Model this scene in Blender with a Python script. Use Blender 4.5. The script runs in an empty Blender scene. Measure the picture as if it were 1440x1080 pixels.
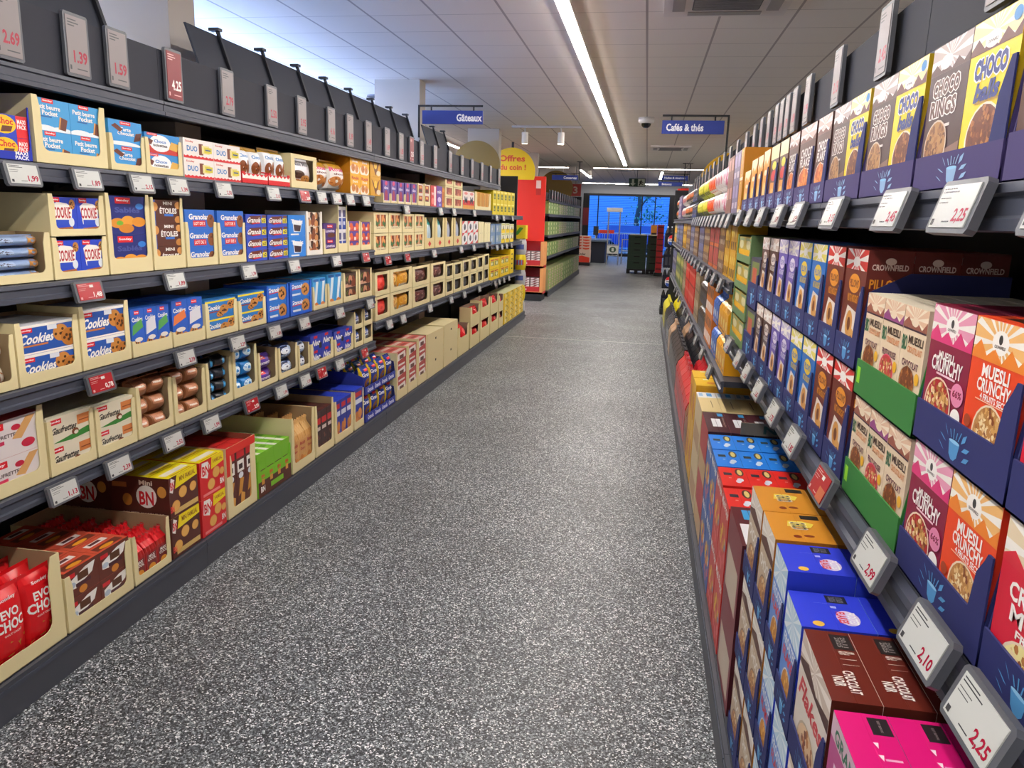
import bpy, bmesh, math, random
from mathutils import Vector, Matrix
from math import radians, sin, cos, pi, tan

# ------------------------------------------------------------------ camera, world, lights, exposure
S = bpy.context.scene
COL = S.collection
cam_d = bpy.data.cameras.new('camera'); cam = bpy.data.objects.new('camera', cam_d); COL.objects.link(cam)
cam_d.sensor_fit = 'HORIZONTAL'; cam_d.sensor_width = 36.0; cam_d.lens = 36.0 * 1081.0 / 1440.0
cam_d.clip_start = 0.02; cam_d.clip_end = 200
def cam_matrix(p, y, r):
    cp, sp, cy, sy, cr, sr = cos(p), sin(p), cos(y), sin(y), cos(r), sin(r)
    f = Vector((-sy*cp, cy*cp, -sp)); r0 = Vector((cy, sy, 0)); u0 = r0.cross(f)
    R, U = cr*r0 + sr*u0, -sr*r0 + cr*u0
    M = Matrix((R, U, -f)).transposed().to_4x4(); M.translation = Vector((0, 0, 1.6)); return M
cam.matrix_world = cam_matrix(radians(12.14), radians(9.415), radians(1.667))
S.camera = cam
W = bpy.data.worlds.new('dusk_sky'); S.world = W; W.use_nodes = True
bg = W.node_tree.nodes['Background']; bg.inputs[0].default_value = (0.13, 0.40, 1.0, 1); bg.inputs[1].default_value = 2.6
S.view_settings.view_transform = 'Standard'; S.view_settings.look = 'None'
S.view_settings.exposure = 0.34; S.view_settings.gamma = 1.0; S.view_settings.use_curve_mapping = False
LIGHT_MAIN = 62.0      # radiance of the white ceiling strips
LIGHT_COOL = 50.0      # radiance of the added cool uplights behind the left shelving

# ------------------------------------------------------------------ materials
def lin(h):
    h = h.lstrip('#'); c = [int(h[i:i+2], 16)/255 for i in (0, 2, 4)]
    return tuple(x/12.92 if x <= .04045 else ((x+.055)/1.055)**2.4 for x in c) + (1,)
_M = {}
def mat(h, rough=.45, metal=0.0, emit=0.0, coat=0.0):
    k = (h, rough, metal, emit, coat)
    if k in _M: return _M[k]
    m = bpy.data.materials.new('paint_' + h.strip('#')); m.use_nodes = True
    b = m.node_tree.nodes['Principled BSDF']
    b.inputs['Base Color'].default_value = lin(h); b.inputs['Roughness'].default_value = rough
    b.inputs['Metallic'].default_value = metal
    if coat: b.inputs['Coat Weight'].default_value = coat; b.inputs['Coat Roughness'].default_value = .12
    if emit: b.inputs['Emission Color'].default_value = lin(h); b.inputs['Emission Strength'].default_value = emit
    _M[k] = m; return m
def nodemat(name):
    m = bpy.data.materials.new(name); m.use_nodes = True
    return m, m.node_tree, m.node_tree.nodes['Principled BSDF']
def ramp(nt, stops, interp='LINEAR'):
    r = nt.nodes.new('ShaderNodeValToRGB'); e = r.color_ramp.elements; r.color_ramp.interpolation = interp
    while len(e) < len(stops): e.new(.5)
    for i, (p, c) in enumerate(stops): e[i].position = p; e[i].color = lin(c)
    return r
def floor_material():
    m, nt, b = nodemat('speckled_vinyl'); N, L = nt.nodes, nt.links
    tc = N.new('ShaderNodeTexCoord')
    v = N.new('ShaderNodeTexVoronoi'); v.inputs['Scale'].default_value = 210; L.new(tc.outputs['Object'], v.inputs['Vector'])
    sx = N.new('ShaderNodeSeparateColor'); L.new(v.outputs['Color'], sx.inputs[0])
    r = ramp(nt, [(0, '#17191d'), (.2, '#32373c'), (.42, '#565c61'), (.62, '#7e858a'), (.79, '#b0b8bd'), (.91, '#f8fbfc')], 'CONSTANT')
    L.new(sx.outputs[0], r.inputs[0])
    n = N.new('ShaderNodeTexNoise'); n.inputs['Scale'].default_value = 1.3; n.inputs['Detail'].default_value = 3; L.new(tc.outputs['Object'], n.inputs['Vector'])
    r2 = ramp(nt, [(.3, '#d6d6d6'), (.7, '#ffffff')]); L.new(n.outputs['Fac'], r2.inputs[0])
    mx = N.new('ShaderNodeMix'); mx.data_type = 'RGBA'; mx.blend_type = 'MULTIPLY'; mx.inputs[0].default_value = 1
    L.new(r.outputs[0], mx.inputs[6]); L.new(r2.outputs[0], mx.inputs[7]); L.new(mx.outputs[2], b.inputs['Base Color'])
    b.inputs['Roughness'].default_value = .48
    return m
def ceiling_material():
    m, nt, b = nodemat('ceiling_tiles'); N, L = nt.nodes, nt.links
    tc = N.new('ShaderNodeTexCoord'); sp = N.new('ShaderNodeSeparateXYZ'); L.new(tc.outputs['Object'], sp.inputs[0])
    outs = []
    for ax, off, wd in ((0, .084, .016), (1, -.2525, .007)):
        a = N.new('ShaderNodeMath'); a.operation = 'ADD'; a.inputs[1].default_value = off + 45.9 + wd/2; L.new(sp.outputs[ax], a.inputs[0])
        q = N.new('ShaderNodeMath'); q.operation = 'MODULO'; q.inputs[1].default_value = .459; L.new(a.outputs[0], q.inputs[0])
        g = N.new('ShaderNodeMath'); g.operation = 'LESS_THAN'; g.inputs[1].default_value = wd; L.new(q.outputs[0], g.inputs[0]); outs.append(g)
    mxv = N.new('ShaderNodeMath'); mxv.operation = 'MAXIMUM'; L.new(outs[0].outputs[0], mxv.inputs[0]); L.new(outs[1].outputs[0], mxv.inputs[1])
    mx = N.new('ShaderNodeMix'); mx.data_type = 'RGBA'; L.new(mxv.outputs[0], mx.inputs[0])
    mx.inputs[6].default_value = lin('#e2d8cf'); mx.inputs[7].default_value = lin('#a89c96'); L.new(mx.outputs[2], b.inputs['Base Color'])
    b.inputs['Roughness'].default_value = .75
    return m
def shelf_material(h, rough=.5):
    m, nt, b = nodemat('powder_coat_' + h.strip('#')); N, L = nt.nodes, nt.links
    n = N.new('ShaderNodeTexNoise'); n.inputs['Scale'].default_value = 400
    bp = N.new('ShaderNodeBump'); bp.inputs['Strength'].default_value = .05; L.new(n.outputs['Fac'], bp.inputs['Height']); L.new(bp.outputs[0], b.inputs['Normal'])
    b.inputs['Base Color'].default_value = lin(h); b.inputs['Roughness'].default_value = rough; return m
GREY = shelf_material('#434856'); DARK = shelf_material('#30333c'); BLACK = shelf_material('#202228')

# ------------------------------------------------------------------ mesh builder
class G:
    def __init__(s): s.v, s.f, s.mi, s.ms, s.sm = [], [], [], [], []
    def m(s, m):
        if m not in s.ms: s.ms.append(m)
        return s.ms.index(m)
    def poly(s, pts, m, smooth=False):
        n = len(s.v); s.v += [tuple(p) for p in pts]; s.f.append(tuple(range(n, n+len(pts)))); s.mi.append(s.m(m)); s.sm.append(smooth)
    def faces(s, pts, fs, m, smooth=False):
        n = len(s.v); s.v += [tuple(p) for p in pts]; k = s.m(m)
        for f in fs: s.f.append(tuple(n+i for i in f)); s.mi.append(k); s.sm.append(smooth)
    def box(s, x0, x1, y0, y1, z0, z1, m, top=None, front=None, side=None):
        P = [(x0,y0,z0),(x1,y0,z0),(x1,y1,z0),(x0,y1,z0),(x0,y0,z1),(x1,y0,z1),(x1,y1,z1),(x0,y1,z1)]
        n = len(s.v); s.v += P
        for f, q in (((3,2,1,0), m), ((4,5,6,7), top or m), ((0,1,5,4), front or m), ((1,2,6,5), side or m), ((2,3,7,6), m), ((3,0,4,7), side or m)):
            s.f.append(tuple(n+i for i in f)); s.mi.append(s.m(q)); s.sm.append(False)
    def prism(s, pts, fn, a, b, m, mb=None):
        # pts: 2D outline; fn(u,v,w) -> 3D; extruded from w=a to w=b
        k = len(pts)
        s.poly([fn(u, v, a) for u, v in pts], m)
        s.poly([fn(u, v, b) for u, v in reversed(pts)], mb or m)
        for i in range(k):
            j = (i+1) % k
            s.poly([fn(*pts[i], a), fn(*pts[i], b), fn(*pts[j], b), fn(*pts[j], a)], m)
    def cyl(s, c, r, h, m, ax='z', n=20, r2=None, smooth=True, caps=True):
        r2 = r if r2 is None else r2
        def pt(a, rr, t):
            x, y = rr*cos(a), rr*sin(a)
            return {'z': (c[0]+x, c[1]+y, c[2]+t), 'y': (c[0]+x, c[1]+t, c[2]+y), 'x': (c[0]+t, c[1]+x, c[2]+y)}[ax]
        P = [pt(2*pi*i/n, r, 0) for i in range(n)] + [pt(2*pi*i/n, r2, h) for i in range(n)]
        s.faces(P, [(i, (i+1) % n, n+(i+1) % n, n+i) for i in range(n)], m, smooth)
        if caps: s.poly(P[:n][::-1], m); s.poly(P[n:], m)
    def tube(s, pts, r, m, n=8):
        P = [Vector(p) for p in pts]; rings = []
        for i, p in enumerate(P):
            d = (P[min(i+1, len(P)-1)] - P[max(i-1, 0)]).normalized()
            a = d.cross(Vector((0, 0, 1))) if abs(d.z) < .95 else d.cross(Vector((1, 0, 0)))
            a.normalize(); b = d.cross(a)
            rings += [p + r*(cos(2*pi*k/n)*a + sin(2*pi*k/n)*b) for k in range(n)]
        fs = [(i*n+k, i*n+(k+1) % n, (i+1)*n+(k+1) % n, (i+1)*n+k) for i in range(len(P)-1) for k in range(n)]
        s.faces(rings, fs, m, True); s.poly(rings[:n], m); s.poly(rings[-n:][::-1], m)
    def lathe(s, prof, m, n=24, c=(0, 0)):
        P = [(c[0]+r*cos(2*pi*i/n), c[1]+r*sin(2*pi*i/n), z) for r, z in prof for i in range(n)]
        fs = [(j*n+i, j*n+(i+1) % n, (j+1)*n+(i+1) % n, (j+1)*n+i) for j in range(len(prof)-1) for i in range(n)]
        s.faces(P, fs, m, True)
    def mesh(s, name):
        me = bpy.data.meshes.new(name); me.from_pydata(s.v, [], s.f)
        for q in s.ms: me.materials.append(q)
        me.polygons.foreach_set('material_index', s.mi); me.polygons.foreach_set('use_smooth', s.sm); me.update()
        return me
    def obj(s, name, parent=None, **k):
        return link(name, s.mesh(name), parent, **k)
def link(name, data, parent=None, loc=(0, 0, 0), rz=0.0, label=None, cat=None, group=None, kind=None, rot=None):
    o = bpy.data.objects.new(name, data); COL.objects.link(o)
    if parent: o.parent = parent
    o.location = loc; o.rotation_euler = rot or (0, 0, rz)
    if label: o['label'] = label
    if cat: o['category'] = cat
    if group: o['group'] = group
    if kind: o['kind'] = kind
    return o

# ------------------------------------------------------------------ lettering as flat polygons
_T = {}
def glyphs(txt, bold=.03):
    k = (txt, bold)
    if k in _T: return _T[k]
    c = bpy.data.curves.new('lettering', 'FONT'); c.body = txt; c.resolution_u = 2; c.offset = bold; c.fill_mode = 'FRONT'
    c.space_line = .85; c.align_x = 'CENTER'
    o = bpy.data.objects.new('lettering', c)
    me = o.to_mesh()
    V = [(v.co.x, v.co.y) for v in me.vertices]; F = [tuple(p.vertices) for p in me.polygons]
    o.to_mesh_clear(); bpy.data.objects.remove(o); bpy.data.curves.remove(c)
    if not V: V, F = [(0, 0), (1, 0), (1, 1)], []
    x0, x1 = min(v[0] for v in V), max(v[0] for v in V); y0, y1 = min(v[1] for v in V), max(v[1] for v in V)
    V = [((x-x0)/(x1-x0+1e-9)-.5, (y-y0)/(y1-y0+1e-9)-.5) for x, y in V]
    # make every face counter-clockwise
    G2 = []
    for f in F:
        a = sum(V[f[i]][0]*V[f[(i+1) % len(f)]][1]-V[f[(i+1) % len(f)]][0]*V[f[i]][1] for i in range(len(f)))
        G2.append(f if a > 0 else f[::-1])
    _T[k] = (V, G2); return _T[k]

def art(g, items, P, asp=1.0, curved=False, rough=.4, seed=1, e0=.0002):
    """items on a face; P(u, v, e) -> 3D point, e = lift off the surface; asp = width / height of the face"""
    R = random.Random(seed); e = e0; P0 = P
    P = lambda u, v, q: P0(min(max(u, .004), .996), min(max(v, .004), .996), q)
    for it in items:
        k = it[0]; e += .00007
        if k == 'r':
            _, a, b, c, d, col = it; n = 6 if curved else 1
            q = mat(col, rough)
            for i in range(n):
                for j in range(n):
                    u0, u1, v0, v1 = a+(c-a)*i/n, a+(c-a)*(i+1)/n, b+(d-b)*j/n, b+(d-b)*(j+1)/n
                    g.poly([P(u0, v0, e), P(u1, v0, e), P(u1, v1, e), P(u0, v1, e)], q, curved)
        elif k == 'e':
            _, cu, cv, ru, rv, col = it; n = 20; q = mat(col, rough)
            ring = lambda f: [P(cu+f*ru*cos(2*pi*i/n), cv+f*rv*sin(2*pi*i/n), e) for i in range(n)]
            if curved:
                A, B = ring(.5), ring(1); g.poly(A, q, True)
                for i in range(n): j = (i+1) % n; g.poly([A[i], B[i], B[j], A[j]], q, True)
            else: g.poly(ring(1), q)
        elif k == 'p':
            g.poly([P(u, v, e) for u, v in it[1]], mat(it[2], rough))
        elif k == 't':
            _, s, cu, cv, w, h, col = it[:7]; V, F = glyphs(s, it[8] if len(it) > 8 else .03); q = mat(col, rough)
            sl = it[7] if len(it) > 7 else 0.0
            g.faces([P(cu+(x*w) + sl*y*w, cv+y*h, e) for x, y in V], F, q)
        elif k == 'b':
            _, cu, cv, ru, rv, cols, n, sz = it
            for i in range(n):
                a, r = R.uniform(0, 2*pi), math.sqrt(R.random())*.93
                x, y = cu+ru*r*cos(a), cv+rv*r*sin(a); s = sz*R.uniform(.7, 1.25); t = R.uniform(0, pi)
                g.poly([P(x+s*cos(t+j*pi/3)*R.uniform(.8, 1.1), y+s*asp*sin(t+j*pi/3)*R.uniform(.8, 1.1), e+.000002*i) for j in range(6)], mat(R.choice(cols), rough))
            e += .000002*n
        elif k == 's':     # sun rays in a band
            _, cu, cv, u0, v0, u1, v1, n, col = it; q = mat(col, rough)
            for i in range(n):
                a0 = 2*pi*i/n; a1 = a0+pi/n*.8
                def hit(a):
                    du, dv = cos(a), sin(a)*asp; t = 9
                    for lim, dd, c in ((u0, du, cu), (u1, du, cu), (v0, dv, cv), (v1, dv, cv)):
                        if abs(dd) > 1e-6 and (lim-c)/dd > 0: t = min(t, (lim-c)/dd)
                    return (cu+du*t, cv+dv*t)
                p, w = hit(a0), hit(a1); g.poly([P(cu, cv, e), P(*p, e), P(*w, e)], q)
        elif k == 'hills':
            _, v0, hgt, col, n = it; q = mat(col, rough); rr = random.Random(seed+5)
            pts = [(0, v0)] + [((i)/n, v0+hgt*(rr.uniform(.55, 1) if i % 2 else rr.uniform(.1, .4))) for i in range(n+1)] + [(1, v0)]
            for i in range(1, len(pts)-2): g.poly([P(pts[i][0], v0, e), P(pts[i+1][0], v0, e), P(*pts[i+1], e), P(*pts[i], e)], q)
def cookie(cu, cv, ru, rv, base='#c98a45', chip='#4a2714', n=7):
    r = random.Random(int(cu*100+cv*1000)); L = [('e', cu, cv, ru, rv, base)]
    for i in range(n):
        a, q = r.uniform(0, 6.28), r.uniform(.1, .75); L.append(('e', cu+ru*q*cos(a), cv+rv*q*sin(a), ru*.17, rv*.17, chip))
    return L
def bowl(cu, cv, ru, rv, cols, n=70, rim='#e9d9bd', sz=.035):
    return [('e', cu, cv, ru, rv, rim), ('e', cu, cv, ru*.92, rv*.93, cols[-1]), ('b', cu, cv, ru*.9, rv*.91, cols, n, sz)]
def logo(cu, cv, w=.34, h=.12, col='#e0202c', t='Sondey'):
    return [('r', cu-w/2, cv-h/2, cu+w/2, cv+h/2, col), ('t', t, cu, cv, w*.84, h*.5, '#ffffff')]

# ------------------------------------------------------------------ pack bodies
def box_mesh(name, w, d, h, D):
    g = G(); x0, x1 = -w/2, w/2
    r = D.get('rough', .42)
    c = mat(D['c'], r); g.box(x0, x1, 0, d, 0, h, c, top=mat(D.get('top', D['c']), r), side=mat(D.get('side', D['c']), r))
    art(g, D.get('art', []), lambda u, v, e: (x0+u*w, -e, v*h), w/h, rough=r)
    art(g, D.get('topart', []), lambda u, v, e: (x0+u*w, v*d, h+e), w/d, rough=r)
    art(g, D.get('rightart', []), lambda u, v, e: (x1+e, u*d, v*h), d/h, rough=r)
    art(g, D.get('leftart', []), lambda u, v, e: (x0-e, d-u*d, v*h), d/h, rough=r)
    # closed flap seam on the lid
    if h > .09: g.box(x0, x1, d*.5-.0006, d*.5+.0006, h-.0002, h+.0004, mat(D.get('seam', D.get('top', D['c'])), .6))
    return g.mesh(name)
def bag_mesh(name, w, d, h, D):
    g = G(); x0 = -w/2; r = D.get('rough', .3); rnd = random.Random(len(name)+int(w*1e4)); ph = rnd.uniform(0, 6)
    def s(t): t = min(1, max(0, t)); return (max(0, 4*t*(1-t)))**.42
    def dep(u, v):
        vv = (v-.05)/.9
        if vv <= 0 or vv >= 1: return .0008
        return max(.0008, .5*s(u)*s(vv))
    def wr(u, v): return .0011*sin(19*u+7*v+ph)*sin(13*v+3*u) * (1 if .05 < v < .95 else .2)
    dd = d-.009
    def F(u, v, e): return (x0+u*w, max(.0012, d/2-dd*dep(u, v)+wr(u, v))-e*.8, v*h)
    def B(u, v): return (x0+u*w, d/2+dd*dep(u, v)*.98, v*h)
    nu, nv = 10, 14; vs = [0, .05] + [.05+.9*i/(nv-2) for i in range(1, nv-2)] + [.95, 1]; us = [i/nu for i in range(nu+1)]
    cf, cb = mat(D['c'], r), mat(D.get('side', D['c']), r); band = [(a, b, mat(c_, r)) for a, b, c_ in D.get('bands', [])]
    for j in range(len(vs)-1):
        vm = (vs[j]+vs[j+1])/2; q, qb = cf, cb
        for a, b, c_ in band:
            if a <= vm <= b: q = qb = c_
        for i in range(nu):
            a, b, c_, e_ = us[i], us[i+1], vs[j], vs[j+1]
            g.poly([F(a, c_, 0), F(b, c_, 0), F(b, e_, 0), F(a, e_, 0)], q, True)
            g.poly([B(b, c_), B(a, c_), B(a, e_), B(b, e_)], qb, True)
    for j in range(len(vs)-1):
        for u, fl in ((0, 0), (1, 1)):
            p = [B(u, vs[j]), F(u, vs[j], 0), F(u, vs[j+1], 0), B(u, vs[j+1])]
            g.poly(p if not fl else p[::-1], cb, True)
    g.poly([F(u, 1, 0) for u in us]+[B(u, 1) for u in reversed(us)], cb); g.poly([B(u, 0) for u in us]+[F(u, 0, 0) for u in reversed(us)], cb)
    art(g, D.get('art', []), F, w/h, curved=True, rough=r, e0=.0009)
    return g.mesh(name)
def gusset_mesh(name, w, d, h, D):
    """block-bottom bag with a pinched, ruffled top"""
    g = G(); r = D.get('rough', .32); q = mat(D['c'], r); qs = mat(D.get('side', D['c']), r); n = 10; R = random.Random(int(h*1e4))
    lv = [(0, 1, 1), (.1, 1, 1), (.62, 1, 1.0), (.74, .97, .8), (.86, .93, .25), (.93, .94, .1), (1, 1.0, .14)]
    rings = []
    for k, (t, sx, sy) in enumerate(lv):
        ring = []
        for i in range(n+1): ring.append((-w/2*sx+w*sx*i/n, i))
        pts = []
        for x, i in ring: pts.append((x*.97, d/2-(d/2-.003)*sy+(.006*sin(i*1.9+1) if k > 4 else .0012*sin(i*2.3+k) if k > 1 else 0), h*t + (.012*h*sin(i*2.1) if k > 4 else 0)))
        for x, i in reversed(ring): pts.append((x*.97, d/2+(d/2-.003)*sy*.97+(.006*sin(i*1.9+1)+.004 if k > 4 else 0), h*t + (.012*h*sin(i*2.1) if k > 4 else 0)))
        rings.append(pts)
    m_ = 2*(n+1)
    for k in range(len(rings)-1):
        mm = mat(D['topc'], r) if D.get('topc') and k >= 3 else q
        for i in range(m_):
            j = (i+1) % m_
            g.poly([rings[k][i], rings[k][j], rings[k+1][j], rings[k+1][i]], mm if i < n else (qs if not D.get('topc') or k < 3 else mm), True)
    g.poly(rings[0][::-1], qs); g.poly(rings[-1], q)
    art(g, D.get('art', []), lambda u, v, e: (-w/2*.97+u*w*.97, .0028-e-(.0012 if v > .1 else 0), v*h*.62), w/(h*.62), rough=r)
    art(g, D.get('rightart', []), lambda u, v, e: (w/2*.97+e, .003+u*(d-.006), v*h*.62), d/(h*.62), rough=r)
    return g.mesh(name)

# ------------------------------------------------------------------ cardboard trays
def rounded_u(w, hs, lip, sw, r):
    """outline of a tray front: strips of width sw up to hs, lip between, rounded inside corners"""
    r = min(r, max(.001, (hs-lip)*.9)); P = [(-w/2, 0), (w/2, 0), (w/2, hs), (w/2-sw*.7, hs)]
    a, b = w/2-sw, lip
    P.append((a, hs-(hs-lip)*.25 if hs-lip > r*2 else hs-.0005))
    for i in range(5): t = i/4*pi/2; P.append((a-r+r*cos(-t), b+r-r*sin(t)))
    for i in range(5): t = pi/2-i/4*pi/2; P.append((-a+r-r*cos(t), b+r-r*sin(t)))
    P.append((-a, hs-(hs-lip)*.25 if hs-lip > r*2 else hs-.0005))
    P += [(-w/2+sw*.7, hs), (-w/2, hs)]
    return P
TRAYS = {  # colour, inside, lip share, strip share, back share, window bar
 'cream': ('#e6d9a8', '#a08a68', .20, .10, 1.0, 0), 'creamwin': ('#e6d9a8', '#8d7a5c', .24, .14, 1.0, 1), 'creamlip': ('#e6d9a8', '#a08a68', .8, .06, 1.6, 0),
 'creamv': ('#e6d9a8', '#a08a68', .30, .13, 1.0, 0), 'creamhalf': ('#e0d19c', '#8d7a66', .62, .16, 1.0, 0),
 'white': ('#ece8df', '#b7b0a4', .12, .14, 1.0, 0), 'blue': ('#1f5fd0', '#a08a68', .10, .09, 1.0, 0),
 'bluelow': ('#1f35b4', '#a58468', .20, .02, 1.25, 0), 'redlip': ('#d8262e', '#e8e0da', .85, .10, 1.1, 0),
 'diamond': ('#d9c790', '#a08a68', .36, .22, 1.0, 0), 'redarch': ('#e6d9a8', '#8d4a38', .14, .18, 1.0, 1), 'greendisp': ('#7ac02a', '#5f8f2a', .70, .04, .9, 0),
 'bluelip2': ('#28389c', '#1d2768', .9, .03, .9, 0), 'yellowwin': ('#f0cc20', '#4a5030', .24, .12, 1.0, 1),
 'navy': ('#232a66', '#2b2f58', .9, .0, 1.0, 0), 'green': ('#2f7a34', '#2b2f58', .9, .0, 1.0, 0), 'purplenavy': ('#41366e', '#26316e', .9, .0, 1.0, 0),
 'greentea': ('#6c8a58', '#3c4a34', .30, .05, 1.0, 0), 'greylip': ('#4d5160', '#3a3c48', .5, .05, 1.0, 0),
}
def bowl_emblem(cu, cv, w, h, col):
    L = [('p', [(cu-.16*w, cv+.05*h), (cu+.16*w, cv+.05*h), (cu+.12*w, cv-.3*h), (cu+.04*w, cv-.42*h), (cu-.04*w, cv-.42*h), (cu-.12*w, cv-.3*h)], col), ('e', cu, cv+.06*h, .16*w, .05*h, '#8fc6ea')]
    for s in (-1, 1):
        for (a, b, c, d_) in ((.20, .12, .34, .42), (.24, -.05, .46, .10), (.28, -.30, .48, -.12)):
            x, y, x2, y2 = cu+s*a*w, cv+b*h, cu+s*c*w, cv+d_*h
            L.append(('p', [(x, y), ((x+x2)/2+.035*w, (y+y2)/2-.05*h), (x2, y2), ((x+x2)/2-.035*w, (y+y2)/2+.05*h)][::1 if s > 0 else 1], col))
    for i, a in enumerate((-.1, -.03, .04, .11)): L.append(('p', [(cu+a*w, cv+.14*h), (cu+a*w+.025*w, cv+.14*h), (cu+a*1.6*w+.025*w, cv+(.34+.06*(i % 2))*h), (cu+a*1.6*w, cv+(.34+.06*(i % 2))*h)], col))
    return L
def tray_mesh(w, d, h, kind, hp):
    col, ins, lf, sf, bf, win = TRAYS[kind]; g = G(); t = .003; co, ci = mat(col, .7), mat(ins, .8)
    hb = h*bf; lip = h*lf if lf > .45 else min(h, hp)*lf; sw = max(.004, w*sf)
    if kind in ('navy', 'green', 'purplenavy', 'bluelip2'):
        lip = h; hs = h+.0015; sw = .004
    else: hs = h
    XZ = lambda u, v, e: (u, e, v)
    hf = h
    if kind in ('navy', 'green', 'purplenavy', 'bluelow', 'bluelip2'): hb = hp*.82
    g.box(-w/2, w/2, 0, d, 0, t, ci)
    if kind in ('navy', 'green', 'purplenavy', 'bluelip2'):
        g.prism([(-w/2, 0), (w/2, 0), (w/2, h), (-w/2, h)], XZ, 0, t, co, ci)
        side = [(0, 0), (d, 0), (d, hb), (d*.25+.02, hb), (.012, hb*.80), (.004, h)]
    else:
        g.prism(rounded_u(w, hs, lip, sw, w*.07), XZ, 0, t, co, ci)
        side = [(t, 0), (d, 0), (d, hb), (min(d*.5, .12), hb), (t, hf)]
    if kind in ('navy', 'purplenavy'):
        q = min(.045, w*.22); g.prism([(w/2-q, h), (w/2, h), (w/2, hp*.70), (w/2-q*.28, hp*.70), (w/2-q*.45, hp*.64), (w/2-q*.8, h+(hp-h)*.35)], XZ, 0, t-.0004, mat('#232a66', .7), ci)
    g.prism(side, lambda y, z, e: (-w/2+e, y, z), 0, t, co, ci)
    g.prism([(y, z) for y, z in side][::-1], lambda y, z, e: (w/2-e, y, z), 0, t, co, ci)
    g.box(-w/2+t, w/2-t, d-t, d, t, hb, ci)
    if win: g.box(-w/2+sw*.7, w/2-sw*.7, 0, t, hs*.88, hs, co, top=mat('#d8342c', .6) if kind == 'redarch' else None)
    A = []
    P = lambda u, v, e: (-w/2+u*w, -e, v*h)
    if kind == 'diamond': A = [('p', [(.5, .06), (.66, .16), (.5, .26), (.34, .16)], '#c9322c')]
    if kind == 'navy': A = bowl_emblem(.5, .5, min(.85, 1.8*h/w), .85, '#4f94cc')
    if kind == 'purplenavy': A = bowl_emblem(.5, .5, min(.9, h/w*2.2), .9, '#8fb3da')
    if kind == 'green': A = [('r', .03, .35, .09, .8, '#8ed62a')]
    if kind == 'redarch': A = [('r', 0, .88, 1, 1, '#e2352b'), ('r', 0, .6, .12, .88, '#e2352b')]
    if kind == 'redlip': A = [('p', [(x/12, lip/h*(.75 if x % 2 else .98)) for x in range(13)]+[(1, lip/h*.5), (0, lip/h*.5)], '#f3efe8')]
    if kind == 'bluelow': A = [('t', 'MAXI\nPACK', .85, .1, .2, .15, '#ffffff')]
    if kind == 'greendisp': A = [('r', 0, 0, 1, .42, '#5b3328'), ('t', 'BN', .13, .2, .12, .16, '#ffffff'), ('r', .36, .12, .74, .26, '#7ac02a')]
    if kind == 'bluelip2': A = [('t', 'Granola', x, .5, .18, .55, '#e8ecff') for x in (.16, .39, .62, .85)]
    art(g, A, P, w/h, rough=.6)
    if kind == 'greendisp':
        art(g, sum([[('t', 'BN', .14+.24*i, .55, .09, .1, '#e0242c'), ('r', .10+.24*i, .32, .18+.24*i, .47, '#d9973e')] for i in range(4)], []), P, w/h)
    return g.mesh('display_tray')
def carton_mesh(w, d, h, kind):
    g = G(); c = mat('#ddcf9e' if kind == 'plaincarton' else '#e6dcae', .7)
    g.box(-w/2, w/2, 0, d, 0, h, c)
    P = lambda u, v, e: (-w/2+u*w, -e, v*h)
    if kind == 'plaincarton':
        g.prism([(-.017+.034*(x > 0), 0) for x in (0, 1)]+[(.017, .02), (-.017, .02)], lambda u, v, e: (u, e, v+h*.62), -.0012, -.0004, mat('#2a241c', .9))
    else: art(g, [('r', .3, .88, .36, .93, '#4a4234'), ('r', .66, .88, .72, .93, '#4a4234'), ('r', .48, 0, .52, 1, '#c9ba8c')], P)
    g.box(-w/2, w/2, d*.5-.001, d*.5+.001, h-.0002, h+.0006, mat('#b9a878', .8))
    return g.mesh('carton')
# ------------------------------------------------------------------ product designs
WHT, RED, YEL, NVY, BRN = '#f6f4ef', '#d81f2a', '#f7df1e', '#1b2f8f', '#4a241a'
MIX = ['#d9a860', '#e8c58a', '#b5773a', '#8a4a26', '#f0dcae', '#c08a4a']
CHO = ['#8a4a22', '#a5602c', '#6b3417', '#b87838', '#7a3f1c']
def DES(shape, desc, c, cat='biscuits', name='biscuit_box', **k): return dict(shape=shape, desc=desc, c=c, cat=cat, name=name, **k)
D = {}
D['chocmaxi'] = DES('box', 'yellow and blue maxi-pack chocolate biscuit pack', '#2743c4', art=[('e', .3, .55, .36, .42, '#f6c516'), ('t', 'Choc', .33, .70, .5, .3, '#d8202a'), ('p', [(.2, .2), (.5, .25), (.56, .5), (.26, .48)], '#6a3a26'), ('r', .66, .0, 1, 1, '#e2202c'), ('t', 'MAXI\nPACK', .83, .62, .28, .44, WHT)])
D['petitbeurre'] = DES('box', 'sky-blue petit beurre box', '#3d9fdd', art=logo(.42, .93, .3, .13)+[('e', .3, .02, .35, .16, '#e9f4fb'), ('e', .75, .04, .3, .12, '#e9f4fb'), ('t', 'Petit beurre', .42, .74, .66, .15, WHT), ('t', 'Pocket', .46, .56, .42, .16, WHT), ('p', [(.66, .1), (.86, .06), (.93, .42), (.72, .5)], '#6b3a2a'), ('p', [(.66, .1), (.7, .1), (.76, .48), (.72, .5)], '#d99a4a'), ('r', .2, .42, .5, .46, '#1f5fa8')])
D['tarte'] = DES('box', 'sky-blue chocolate tart box', '#3b9be0', art=logo(.5, .9, .32, .14)+[('t', 'Tarte', .5, .66, .32, .15, WHT), ('t', 'Chocolat', .5, .5, .5, .15, WHT), ('e', .4, .0, .6, .17, '#eef4f8'), ('p', [(.08, .75), (.2, .86), (.42, .66), (.32, .54)], '#6a3020'), ('p', [(.72, .2), (.92, .28), (1, .62), (.8, .55)], '#5c2b1e')])
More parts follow.
